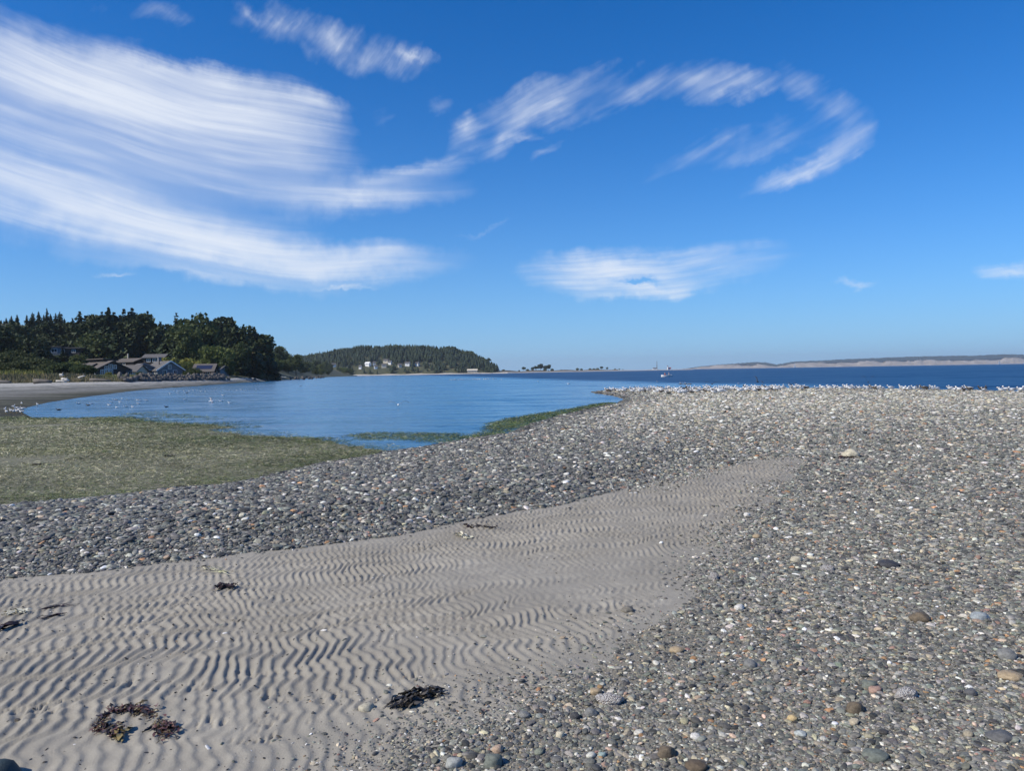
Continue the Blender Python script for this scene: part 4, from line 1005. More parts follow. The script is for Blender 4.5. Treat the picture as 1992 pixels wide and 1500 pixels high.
for k in range(6): MB().box((0, 0, 2 + 3 * k), (2.6 - .3 * k, .2, .2)).build('brace', M_GREYWALL, mo)
MB().box((0, 0, 19.3), (2.2, 2.2, .6)).build('platform', M_GREYWALL, mo)
house('low white building at the foot of the mast', 1274, 718.8, 1735, 0, 9, 6, 2.4, 1.5, M_WHITE, M_SHINGLE, [('-y', 0, 1.2, 1.2, 1.0)], deep=1, name='spit_building')
# windswept trees and bushes along the spit
st = [(1019, 713.5, 'pine'), (1036, 714, 'pine'), (1043, 711.5, 'pine'), (1051, 708, 'pine'), (1060, 711, 'pine'), (1067, 709.5, 'pine'), (1170, 712.5, 'pine'), (1181, 714.5, 'pine'), (960.5, 706, 'thin')]
for i, (px, t, k) in enumerate(st):
    Y = 1085 + (px - 960) * 2.4 if k == 'pine' else 1030
    tree_px(k, 'pine_tree' if k == 'pine' else 'conifer_tree', px, t, Y, nth(i, 8) + ' of the windswept pines on the low spit' if k == 'pine' else 'lone thin conifer at the right foot of the far hill', 'windswept pines on the spit' if k == 'pine' else None, base=2.5, wide=1.3)
sb = [(979, 718.5), (988, 721), (1010, 720), (1026, 718), (1036, 719), (1060, 716.5), (1074, 717), (1092, 719), (1113, 719.5), (1123, 716), (1131, 717), (1148, 716.5), (1155, 716.5), (1162, 716), (1196, 717), (1205, 717.2), (1212, 718)]
for i, (px, t) in enumerate(sb):
    tree_px('dark', 'bush', px, t, 1080 + (px - 960) * 2.4, nth(i, len(sb)) + ' of the dark bushes scattered along the low spit', 'bushes on the spit', 'bush', base=2.2, wide=.8)

# ------------------------------------------------------------------ boulders, driftwood, dune grass on the upper beach
def rock_mesh(seed, sub=2, rough=.5, flat=.8, m=None, name='boulder', smooth=False, fac=False):
    import bmesh
    bm = bmesh.new(); bmesh.ops.create_icosphere(bm, subdivisions=sub, radius=1.0)
    rr = random.Random(seed); planes = []
    for k in range(9 if fac else 0):
        d = Vector((rr.gauss(0, 1), rr.gauss(0, 1), rr.gauss(0, 1))).normalized(); planes.append((d, rr.uniform(.62, .9)))
    from mathutils import noise as mn
    off = Vector((seed * 3.1, seed * 1.7, seed * .3))
    for v in bm.verts:
        co = v.co.copy(); co = co * (1 + rough * .55 * mn.noise(co * 1.1 + off) + rough * .22 * mn.noise(co * 2.6 + off))
        for d, h in planes:
            e = co.dot(d) - h
            if e > 0: co -= d * e * .92
        co.z *= flat; v.co = co
    me = bpy.data.meshes.new(name); bm.to_mesh(me); bm.free()
    me.materials.append(m or M_ROCK); me.polygons.foreach_set('use_smooth', [smooth] * len(me.polygons)); me.update()
    return me
m_, N = mat('dark_boulder'); M_ROCK = m_
tc = N.n('ShaderNodeTexCoord').outputs['Object']; oi = N.n('ShaderNodeObjectInfo').outputs['Random']
c = N.mix(N.m('ADD', N.m('MULTIPLY', oi, .6), N.m('MULTIPLY', N.noise(tc, 2.5, 4, .7).outputs[0], .4)), (.035, .034, .036, 1), (.16, .14, .12, 1))
finish(N, N.n('ShaderNodeBsdfPrincipled', {'Base Color': c, 'Roughness': .85}))
BM = [rock_mesh(s, 2, .5, .8, fac=True) for s in range(6)]
R5 = random.Random(3)
wall = empty('boulder_wall', (-70, 150, 1)); tag(wall, 'long wall of dark boulders in front of the beach houses', 'rock wall')
bpy.context.view_layer.update()
def boulder(par, x, y, z, s):
    link('boulder', R5.choice(BM), par, Vector((x, y, z)) - par.location, (R5.uniform(0, 6), R5.uniform(0, 6), R5.uniform(0, 6)), (s * R5.uniform(.9, 1.35), s, s * R5.uniform(.75, 1)))
seg = [p for p in EDGE if 110 < p[1] < 200]
for i in range(270):
    y = R5.uniform(126, 196); x = np.interp(y, EDGE[:, 1], EDGE[:, 0]); r_ = R5.random()
    boulder(wall, x + 1.6 - 2.4 * r_, y - .8 + 1.0 * r_, 0.95 + 1.25 * r_ + R5.uniform(-.1, .1), R5.uniform(.32, .62))
pt = empty('rock_point', (-100, 330, 0)); tag(pt, 'low dark rocks at the tip of the gravel point', 'rocks')
for i in range(70):
    f = R5.random(); y = 215 + 250 * f; x = np.interp(y, EDGE[:, 1], EDGE[:, 0]) + R5.uniform(-1, 4 + 8 * (f > .3))
    boulder(pt, x, y, R5.uniform(-.1, .6), R5.uniform(.4, 1.0))
M_DRIFT = plain('driftwood', (.52, .49, .44), .85, .2, 4)
M_DRIFTD = plain('dark_driftwood', (.14, .125, .11), .9, .3, 4)
for px0, py0, px1, py1, Y, r_, m, lab in ((120, 739, 134, 741, 108, .28, M_DRIFT, 'thick white driftwood log at the top of the beach'), (109, 741.5, 129, 743.5, 100, .12, M_DRIFT, 'long thin white driftwood pole on the upper beach'),
                                        (152, 735, 166, 731.5, 112, .12, M_DRIFT, 'slanting pale driftwood branch near the dark shrub'), (116, 730.5, 123, 730, 116, .22, M_DRIFT, 'small white log lying in the dune grass'),
                                        (-5, 743, 22, 744, 106, .22, M_DRIFTD, 'dark driftwood log at the left edge of the beach'), (66, 742, 100, 743, 104, .30, M_DRIFTD, 'long dark driftwood log under the grass bank'), (175, 739, 215, 741, 118, .22, M_DRIFTD, 'dark weathered log beside the boulder wall')):
    a, b_ = A(px0, py0, Y), A(px1, py1, Y); za = max(gz1(a.x, Y), up1(a.x, Y)) + r_ * .4; zb = max(gz1(b_.x, Y), up1(b_.x, Y)) + r_ * .6
    a.z = za if a.z < za else a.z; b_.z = zb if b_.z < zb else b_.z
    o = empty('driftwood_log', a); tag(o, lab, 'driftwood'); d = b_ - a
    MB().tube([(0, 0, 0), d * .35 + Vector((0, .1, .05)), d * .7 + Vector((0, 0, .06)), d], [r_ * 1.2, r_, r_ * .85, r_ * .6], 8).build('log', m, o, True)
    MB().tube([d * .6, d * .62 + Vector((.2, 0, .5))], [r_ * .4, r_ * .1], 5).build('branch_stub', m, o, True)
def grass_stuff(name, n, region, h0, h1, cols, label, seed):
    r = np.random.default_rng(seed); x, y = region(r, n); z = np.maximum(upland(x, y), ground(x, y))
    h = r.uniform(h0, h1, n); a = r.uniform(0, 6.28, n); w = .05 + .03 * r.random(n)
    lx, ly = r.normal(0, .25, n) * h, r.normal(0, .25, n) * h
    V = np.stack([np.stack([x - w * np.cos(a), y - w * np.sin(a), z - .05], -1), np.stack([x + w * np.cos(a), y + w * np.sin(a), z - .05], -1), np.stack([x + lx, y + ly, z + h], -1)], 1).reshape(-1, 3)
    m, N = mat(name)
    finish(N, N.n('ShaderNodeBsdfPrincipled', {'Base Color': N.n('ShaderNodeAttribute', attribute_name='col').outputs['Color'], 'Roughness': .8}))
    me = mesh_np(name, V, np.arange(3 * n).reshape(n, 3), [m], False)
    c = np.array(cols)[r.integers(0, len(cols), n)] * r.lognormal(0, .2, (n, 1))
    attr(me, 'col', np.repeat(np.c_[c, np.ones(n)], 3, 0), 'FLOAT_COLOR')
    tag(link(name, me), label, 'grass', None, 'stuff')
def reg(d0, d1, y0, y1):
    def f(r, n):
        y = r.uniform(y0, y1, n); x = np.interp(y, EDGE[:, 1], EDGE[:, 0]) - r.uniform(d0, d1, n); return x, y
    return f
grass_stuff('dune_grass', 16000, reg(-1, 9, 72, 127), .3, .75, [(.17, .15, .07), (.23, .19, .10), (.11, .12, .05), (.28, .22, .13)], 'tan and olive dune grass along the top of the beach', 1)
grass_stuff('yellow_weeds', 7000, reg(8, 15, 72, 124), .6, 1.3, [(.26, .25, .05), (.18, .20, .05), (.33, .29, .08)], 'yellow green weeds in front of the large shrubs', 2)
grass_stuff('lawn', 5000, reg(1, 5, 128, 210), .2, .5, [(.19, .19, .06), (.12, .13, .04)], 'yellow green grass above the boulder wall', 3)
# ------------------------------------------------------------------ birds and boats
M_GULLW = plain('gull_white', (.80, .80, .79), .7, .05, 10)
M_GULLG = plain('gull_grey', (.30, .32, .35), .7, .1, 10)
M_GULLB = plain('gull_dark', (.05, .05, .055), .7, .2, 10)
M_BILL = plain('gull_bill', (.55, .33, .06), .5, .1, 10)
def body_pts(): return [(-.20, .030, .012), (-.15, .032, .028), (-.08, .030, .052), (0, .026, .062), (.07, .030, .056), (.115, .048, .040), (.145, .080, .030)]
def gull_shapes(stand=True, white=M_GULLW):
    b = MB(); zb = .125 if stand else .025
    b.tube([(x, 0, z + zb) for x, z, r in body_pts()] + [(.155, 0, zb + .112), (.170, 0, zb + .132), (.185, 0, zb + .133), (.205, 0, zb + .126)], [r for x, z, r in body_pts()] + [.030, .031, .027, .012], 8, 0)
    w = MB()
    for s in (-1, 1): w.tube([(.075, s * .048, .055 + zb), (0, s * .060, .062 + zb), (-.10, s * .045, .058 + zb), (-.22, s * .014, .046 + zb)], [.014, .034, .028, .006], 6, 0, flat=.45)
    bl = MB(); bl.tube([(.200, 0, zb + .125), (.240, 0, zb + .116)], [.009, .003], 5, 0)
    lg = MB()
    if stand:
        for s in (-1, 1): lg.tube([(-.005, s * .025, zb - .02), (.0, s * .025, .004)], [.007, .005], 5, 0).box((.015, s * .025, .003), (.04, .028, .006))
    return b, w, bl, lg
def joined(parts, mats, name):
    o = MB()
    for i, p in enumerate(parts): o.add(p.v, p.f, i)
    return o.mesh(name, mats, True)
ST, FL = gull_shapes(True), gull_shapes(False)
GULL_ST = joined(ST, [M_GULLW, M_GULLG, M_BILL, M_BILL], 'gull')
GULL_FL = joined(FL[:3], [M_GULLW, M_GULLG, M_BILL], 'gull')
GULL_BR = joined(FL[:3], [plain('gull_brown', (.13, .11, .09), .8, .2, 10), M_GULLB, M_GULLB], 'gull')
GULL_SB = joined(ST, [MATS['gull_brown'], M_GULLB, M_GULLB, M_GULLB], 'gull')
R6 = random.Random(21)
WIND = math.radians(200)
def gull(me, p, label, group=None, s=None, rz=None, name='gull', cat='gull'):
    s = s or R6.uniform(.6, .78)
    o = link(name, me, None, p, (0, 0, R6.gauss(WIND, .7) if rz is None else rz), (s, s, s)); return tag(o, label, cat, group)
k = 0
for i in range(270):
    u_ = R6.random()
    px = 1178 + 345 * u_ ** .9 if i < 185 else (1500 + 330 * R6.random() if i < 252 else 1830 + 160 * R6.random())
    lo_ = np.interp(px, [1175, 1215, 1300, 1400, 1520, 1700, 1992], [765, 764.5, 769, 767, 762, 760, 763.5])
    hi_ = np.interp(px, [1175, 1215, 1300, 1400, 1520, 1700, 1992], [763.5, 759, 758, 757, 756.5, 756.5, 760.5])
    p = hit(px, hi_ + (lo_ - hi_) * R6.random(), 62)
    if p.z <= WATER_Z + .004 or p.y > 61: p = hit(px, lo_ + 1, 62)
    brown = R6.random() < .14
    gull(GULL_SB if brown else GULL_ST, p, ('brown young gull in the crowd on the gravel spit' if brown else ('white and grey gull in the dense crowd on the spit tip' if px < 1520 else 'white and grey gull in the thin line along the gravel crest')),
         'brown gulls on the spit' if brown else ('gulls crowding the spit tip' if px < 1520 else 'gulls along the gravel crest'), 1.15 * R6.uniform(.85, 1.12))
fl = [(888, 234), (905, 233), (865, 250), (850, 273), (903, 292), (930, 249), (945, 222), (975, 286), (990, 234), (1028, 288), (1066, 232), (1085, 240), (1075, 262), (1137, 236), (610, 262), (708, 262), (1320, 183), (1355, 165), (1385, 165), (1380, 180),
      (1440, 182), (1430, 163), (1470, 163), (1500, 160), (1530, 158), (1560, 165), (1590, 165), (1665, 152), (1780, 157), (1835, 157), (1860, 150), (1872, 153), (1910, 157), (1985, 150), (1730, 197), (1435, 232), (1712, 243), (1780, 255)]
for cx, cy in fl:
    px, py = cx * .251, 720 + cy * .251; x, y = G(px, py + .8, WATER_Z)
    gull(GULL_FL, (x, y, WATER_Z), 'white gull floating on the left part of the lagoon', 'gulls floating on the lagoon')
for (cx, cy), w in zip([(683, 274), (455, 310), (1290, 286), (1450, 175), (905, 1)], ['third', 'largest', 'small', 'far', '']):
    if not w: continue
    px, py = cx * .251, 720 + cy * .251; x, y = G(px, py + .8, WATER_Z)
    gull(GULL_BR, (x, y, WATER_Z), {'third': 'dark brown gull swimming left of the white floating gulls', 'largest': 'dark brown gull swimming nearest the left end of the lagoon', 'small': 'dark bird swimming alone below the floating gulls', 'far': 'dark bird among the far floating gulls'}[w])
for i in range(30):
    px = 876 + 88 * (i / 29) + R6.uniform(-2, 2); py = 739.5 - 1.6 * i / 29 + R6.uniform(-.3, .3); x, y = G(px, py, WATER_Z)
    gull(GULL_FL, (x, y, WATER_Z), 'white gull in the floating line far out on the lagoon', 'line of gulls far out on the lagoon', 1.35)
for px, py, lab in ((950, 735, 'white gull floating just above the right end of the far gull line'), (1002, 731.5, 'left of two white gulls floating side by side far out'), (1007, 732, 'right of two white gulls floating side by side far out'), (1047, 743, 'lone white gull floating where the calm water begins'), (1106, 747.5, 'white gull floating alone left of the spit'), (1279, 744, 'lone white gull floating in front of the small boat'), (1437, 748, 'white gull swimming close behind the gull crowd'), (976, 739, 'white gull floating right of the far gull line'), (585, 752, 'lone white gull in the middle of the lagoon')):
    x, y = G(px, py, WATER_Z); gull(GULL_FL, (x, y, WATER_Z), lab, None, 1.05)
def gull_parts(p, rz, label, s=1.1, group=None):
    o = empty('gull', p, rz, (s, s, s)); tag(o, label, 'gull', group)
    ST[0].build('body', M_GULLW, o, True); ST[2].build('bill', M_BILL, o, True)
    for h in (0, 1):
        nv = len(ST[1].v) // 2; nf = len(ST[1].f) // 2
        w = MB(); w.add(ST[1].v[h * nv:(h + 1) * nv], [tuple(i - h * nv for i in f) for f in ST[1].f[h * nf:(h + 1) * nf]]); w.build('wing', M_GULLG, o, True)
        nv = len(ST[3].v) // 2; nf = len(ST[3].f) // 2
        w = MB(); w.add(ST[3].v[h * nv:(h + 1) * nv], [tuple(i - h * nv for i in f) for f in ST[3].f[h * nf:(h + 1) * nf]]); w.build('leg', M_BILL, o, True)
cl = [(40, 314), (50, 335), (85, 324), (106, 331), (130, 303), (131, 328), (156, 315), (168, 334), (183, 307), (168, 266), (104, 290), (290, 274)]
lb = ['leftmost gull of the cluster on the left beach', 'lowest left gull of the cluster on the left beach', 'gull in the left half of the beach cluster', 'gull at the lower middle of the beach cluster', 'upper middle gull of the beach cluster', 'lower middle gull facing right in the beach cluster',
      'gull in the right half of the beach cluster', 'lowest right gull of the beach cluster', 'rightmost upper gull of the beach cluster', 'gull standing alone above the beach cluster', 'pale gull behind the left beach cluster', 'gull standing at the water edge right of the beach cluster']
for (cx, cy), l in zip(cl, lb):
    p = hit(cx * .251, 720 + cy * .251 + 2, 70); gull_parts(p, R6.gauss(2.6, .5), l, .88, 'gulls on the left beach')
def flying(px, py, Y, label, dark, span=.55, rz=0.0, up=.35, bank=0.0, name='gull'):
    p = A(px, py, Y); o = empty(name, p, rz); o.rotation_euler = (bank, 0, rz); tag(o, label, 'bird' if dark else 'gull')
    bm, wm = (M_GULLB, M_GULLB) if dark else (M_GULLW, M_GULLG)
    MB().tube([(-.2, 0, 0), (-.1, 0, 0), (.05, 0, .01), (.14, 0, .015), (.2, 0, .01)], [.015, .045, .055, .035, .008], 8).build('body', bm, o, True)
    for s in (-1, 1):
        w = MB(); pts = [(0.02, .03), (.06, span * .45), (-.02, span * .8), (-.10, span)]; zz = [0, up * span * .55, up * span * .6, up * span * .35]; ch = [.13, .12, .08, .01]; vs = []
        for (x, y), z, c_ in zip(pts, zz, ch): vs += [(x, s * y, z), (x - c_, s * y, z - .01), (x, s * y, z + .014)]
        fs = []
        for i in range(3):
            a = 3 * i; b2 = a + 3; fs += [(a, b2, b2 + 1, a + 1), (a + 1, b2 + 1, b2 + 2, a + 2), (a + 2, b2 + 2, b2, a)]
        w.add(vs, fs); w.build('wing', wm, o, True)
flying(412, 781, 50, 'gull flying low over the left lagoon with wings half raised', False, .40, .6, .35, .6)
flying(775, 788, 38, 'gull gliding low over the middle of the lagoon', False, .55, -1.4, .55, 0)
flying(1385, 747, 62, 'dark bird flying low behind the gull crowd', True, .6, 1.5, .5)
flying(1474, 743, 66, 'dark bird flapping above the gull crowd', True, .6, .7, .8, .6)
flying(1540, 749, 60, 'small dark bird taking off from the gull line', True, .4, .9, .8)
flying(1689, 744, 58, 'black bird with raised wings over the gravel crest', True, .5, 1.1, 1.6)
flying(936, 681, 700, 'white gull high beside the far hill', False, .9, .4, .5)
# half-drowned rocks with gulls beyond the spit
for i, (px, lab) in enumerate(((1324, 'left low dark rock awash beyond the spit'), (1333, 'middle low dark rock awash beyond the spit'), (1341, 'right low dark rock awash beyond the spit'))):
    x, y = G(px, 747.6, WATER_Z); o = link('awash_rock', BM[i], None, (x, y, WATER_Z), (0, 0, i), (.34, .25, .12)); tag(o, lab, 'rock', 'rocks awash beyond the spit')
for px, lab in ((1324, 'gull perched on the left awash rock'), (1329, 'gull standing between the awash rocks'), (1334, 'gull perched on the middle awash rock')):
    x, y = G(px, 747.6, WATER_Z); gull(GULL_ST, (x, y, WATER_Z + .05), lab)
def hull(L, B, H, m):
    b = MB(); st_ = [(-.5, .35, .9), (-.3, .48, .8), (0, .5, .78), (.3, .36, .85), (.5, .02, 1.05)]; vs = []
    for u_, w_, h_ in st_: vs += [(u_ * L, w_ * B, h_ * H), (u_ * L, w_ * B * .6, .05 * H - .1), (u_ * L, -w_ * B * .6, .05 * H - .1), (u_ * L, -w_ * B, h_ * H), (u_ * L, -w_ * B * .85, h_ * H), (u_ * L, -w_ * B * .5, .25 * H), (u_ * L, w_ * B * .5, .25 * H), (u_ * L, w_ * B * .85, h_ * H)]
    fs = [(8 * i + k, 8 * i + (k + 1) % 8, 8 * i + 8 + (k + 1) % 8, 8 * i + 8 + k) for i in range(4) for k in range(8)] + [tuple(range(7, -1, -1)), tuple(32 + k for k in range(8))]
    return b.add(vs, fs)
x, y = G(1297, 733.2, WATER_Z); o = empty('rowing_boat', (x, y, WATER_Z), math.radians(184)); tag(o, 'small white open boat carrying two people beyond the spit', 'boat')
hull(2.7, 1.1, .5, None).build('hull', M_WHITE, o)
for sx_ in (-.5, .45): MB().box((sx_, 0, .28), (.25, .75, .05)).build('thwart', M_DRIFTD, o)
def sitter(px_off, col, lab):
    m = plain('jacket_' + lab.split()[4], col, .8); sk = plain('skin_' + lab.split()[4], (.42, .27, .20), .6)
    b = MB(); X = x + px_off
    b.tube([(0, 0, .10), (0, 0, .22), (.01, 0, .42), (.02, 0, .55), (.02, 0, .62)], [.14, .15, .17, .15, .06], 8, 0)
    b.tube([(.02, 0, .60), (.02, 0, .66), (.03, 0, .73), (.03, 0, .82), (.03, 0, .87)], [.05, .055, .095, .09, .03], 8, 1)
    for s in (-1, 1):
        b.tube([(.02, s * .16, .54), (.12, s * .20, .36), (.30, s * .12, .34)], [.055, .045, .035], 6, 0)
        b.tube([(0, s * .08, .16), (.32, s * .09, .20), (.36, s * .09, -.10)], [.08, .065, .045], 6, 0)
    p_ = b.build('person', [m, sk], None, True, loc=(X, y, WATER_Z + .2)); tag(p_, lab, 'person')
sitter(-.45, (.30, .08, .07), 'person sitting in the left half of the small boat'); sitter(.5, (.25, .25, .28), 'person sitting in right half of the small boat')
for px, wl, Y, h, lab in ((1546, 714.9, 3100, 13, 'white sailboat in front of the middle of the far bluffs'), (1944, 709, 2900, 12, 'white sailboat at the right edge before the far bluffs')):
    p = A(px, wl, Y); o = empty('sailboat', (p.x, Y, WATER_Z), .25, (1.5, 1.5, 1.4)); tag(o, lab, 'sailboat')
    hull(8, 2.4, 1.3, None).build('hull', M_WHITE, o)
    MB().tube([(.4, 0, .8), (.4, 0, h)], .09, 5).build('mast', M_GULLG, o)
    for nm, pts in (('mainsail', [(.3, 0, 2.0), (-3.6, .5, 2.0), (.3, 0, h - .3)]), ('jib', [(.55, 0, h - 2), (.6, .3, 1.8), (3.8, 0, 1.6)])):
        q = [Vector(v) for v in pts]; b = MB(); b.add(q + [v + Vector((0, .06, 0)) for v in q], [(0, 1, 2), (5, 4, 3), (0, 3, 4, 1), (1, 4, 5, 2), (2, 5, 3, 0)]); b.build(nm, M_WHITE, o)

# ------------------------------------------------------------------ single stones
def m_crust():
    m, N = mat('barnacle_crust')
    tc = N.n('ShaderNodeTexCoord').outputs['Object']
    v = N.n('ShaderNodeTexVoronoi', {'Vector': tc, 'Scale': 9.0}); d = v.outputs['Distance']
    cell = N.n('ShaderNodeSeparateXYZ', {0: v.outputs['Color']}).outputs[0]
    cov = N.m('ADD', N.m('MULTIPLY', cell, .5), N.m('MULTIPLY', N.noise(tc, 1.8, 4, .65).outputs[0], .9))
    c = N.mix(N.smooth(cov, .48, .62), (.24, .18, .16, 1), N.mix(cell, (.50, .46, .42, 1), (.74, .72, .68, 1)))
    b = N.n('ShaderNodeBsdfPrincipled', {'Base Color': c, 'Roughness': .85})
    N.set(b, 'Normal', N.n('ShaderNodeBump', {'Strength': .7, 'Distance': .10, 'Height': N.m('SUBTRACT', 1.0, d)}).outputs[0])
    finish(N, b); return m
M_CRUST = m_crust()
SM = [rock_mesh(40 + s, 3, .55, 1.0, M_STONE1, 'stone', True) for s in range(8)]
SC = [rock_mesh(60 + s, 3, .95, 1.0, M_CRUST, 'stone', True) for s in range(3)]
GR, TAN, CRM, WHT, BRN, DRK, GRN, PNK = (.20, .20, .19), (.36, .28, .18), (.46, .42, .32), (.60, .58, .54), (.14, .11, .075), (.055, .055, .06), (.155, .17, .145), (.36, .24, .19)
stones = [(1655, 891, 32, .75, CRM, 0, 'pale domed stone standing out of the upper gravel'), (1453, 1006, 14, .8, WHT, 0, 'small round white stone where the sand meets the gravel'), (1389, 1131, 20, .9, WHT, 1, 'white barnacled upright stone at the right edge of the sand'),
          (1438, 1187, 21, .7, WHT, 0, 'white speckled oval stone on dark gravel'), (1549, 1094, 26, .5, CRM, 0, 'flat cream stone in the middle of the right gravel'), (1610, 1112, 27, .5, WHT, 1, 'white barnacle patch stone right of the flat cream stone'),
          (1728, 1103, 38, .45, DRK, 0, 'flat dark stone in the right gravel'), (1472, 1047, 17, .6, TAN, 0, 'small brown stone at the end of the rippled sand'), (1221, 1193, 24, .7, (.17, .155, .13), 0, 'grey brown stone half buried in sand'),
          (1187, 1370, 48, .55, WHT, 1, 'large white and pink barnacled stone near the bottom'), (1159, 1353, 25, .6, TAN, 0, 'smooth orange tan stone beside the large barnacled one'), (712, 1386, 33, .55, CRM, 0, 'cream oval stone lying alone on the rippled sand'),
          (1148, 1395, 26, .7, GR, 0, 'grey rounded stone below the large barnacled one'), (1118, 1399, 20, .9, DRK, 0, 'dark angular stone left of the grey rounded stone'), (1460, 1302, 27, .75, GR, 0, 'round pale grey stone in the bottom gravel'),
          (1317, 1271, 29, .5, TAN, 0, 'long tan stone at the sand and gravel border'), (1789, 1209, 36, .7, BRN, 0, 'olive brown mound shaped stone in the right gravel'), (1692, 1338, 32, .6, GRN, 0, 'green speckled stone next to a pink one'),
          (1703, 1346, 27, .55, PNK, 0, 'pink striped stone resting on the green one'), (1763, 1356, 44, .5, WHT, 1, 'wide white barnacled stone at the lower right'), (1663, 1388, 36, .75, BRN, 0, 'round olive brown stone at the lower right'),
          (1700, 1480, 50, .45, GRN, 0, 'long grey green stone at the bottom edge'), (1958, 1285, 35, .75, GR, 0, 'pale grey round stone near the right edge'), (1965, 1323, 46, .4, TAN, 0, 'long tan stone near the right edge'),
          (1945, 1440, 50, .45, (.12, .12, .12), 0, 'large grey embedded stone at the bottom right'), (960, 1491, 40, .8, GRN, 0, 'round green grey stone at the bottom edge'), (884, 1494, 34, .7, (.34, .35, .33), 0, 'smooth pale grey stone at the bottom edge'),
          (968, 1463, 25, .7, (.45, .33, .24), 0, 'cream and orange stone above the bottom grey stones'), (1295, 1474, 36, .75, BRN, 0, 'olive brown stone at the bottom edge'), (1352, 1497, 44, .5, (.12, .09, .06), 0, 'dark brown stone cut by the bottom edge'),
          (1353, 1437, 21, .6, WHT, 0, 'white oval stone in the bottom gravel'), (1542, 1405, 19, .8, (.50, .38, .20), 0, 'yellow white upright stone in the bottom gravel'), (1557, 1435, 23, .55, (.40, .43, .42), 0, 'pale oval stone below the yellow white one'),
          (1090, 1436, 19, .8, (.55, .50, .38), 0, 'angular yellow white stone at the bottom of the sand'), (1172, 1474, 17, .7, (.28, .36, .34), 0, 'small pale blue green stone at the bottom'), (1888, 1356, 25, .7, (.11, .11, .115), 0, 'dark grey striped stone at the lower right'),
          (1905, 1206, 36, .5, (.30, .33, .34), 0, 'flat pale blue grey stone at the right'), (764, 1042, 15, .8, GR, 0, 'round grey stone at the near edge of the bar'), (1150, 1482 - 130, 12, .7, WHT, 0, 'tiny white stone left of the orange tan one'),
          (1020, 1400, 24, .6, GR, 0, 'grey stone where the sand gives way to gravel')]
for i, (px, py, w, fl_, c, crust, lab) in enumerate(stones):
    p = hit(px, py); s = w / 2 * p.y / F_PX
    o = link('stone', SC[i % 3] if crust else SM[i % 8], None, p + Vector((0, 0, s * fl_ * .35)), (0, 0, R6.uniform(-.5, .5)), (s, s * .85, s * fl_))
    o['col'] = (*c, 1.0); tag(o, lab, 'stone', 'single stones lying on the beach')
p = G(8, 1512); o = link('rock', rock_mesh(91, 3, .7, .8, M_STONE1, 'rock', True), None, (p[0] - .03, p[1] - .03, .0), (0, 0, .4), (.10, .085, .085)); o['col'] = (.035, .055, .062, 1.0)
tag(o, 'dark blue grey rock cut off by the bottom left corner', 'rock')
# larger pebbles that can be told apart in the nearest gravel, parts of the gravel bed
R7 = random.Random(8); rngp = np.random.default_rng(12); cols = stone_cols(260, W_RIGHT, rngp); k = 0
SP = [rock_mesh(80 + s, 2, .45, 1.0, M_STONE1, 'pebble', True) for s in range(6)]
while k < 260:
    y = R7.uniform(2.6, 5.6); x = R7.uniform(-.3, .74 * y)
    z, dB, dE, dL, dS = ground(np.array([x]), np.array([y]), True)
    if dS[0] > -.05 + .3 * (R7.random() < .1): continue
    s = R7.uniform(.011, .021); f = R7.uniform(.45, .7)
    o = link('pebble', SP[k % 6], GRAVEL_BED, (x, y, z[0] + s * f * .55), (R7.gauss(0, .15), R7.gauss(0, .15), R7.uniform(0, 6.28)), (s * R7.uniform(1.1, 1.4), s, s * f)); o['col'] = (*[float(v) for v in cols[k]], 1.0); k += 1

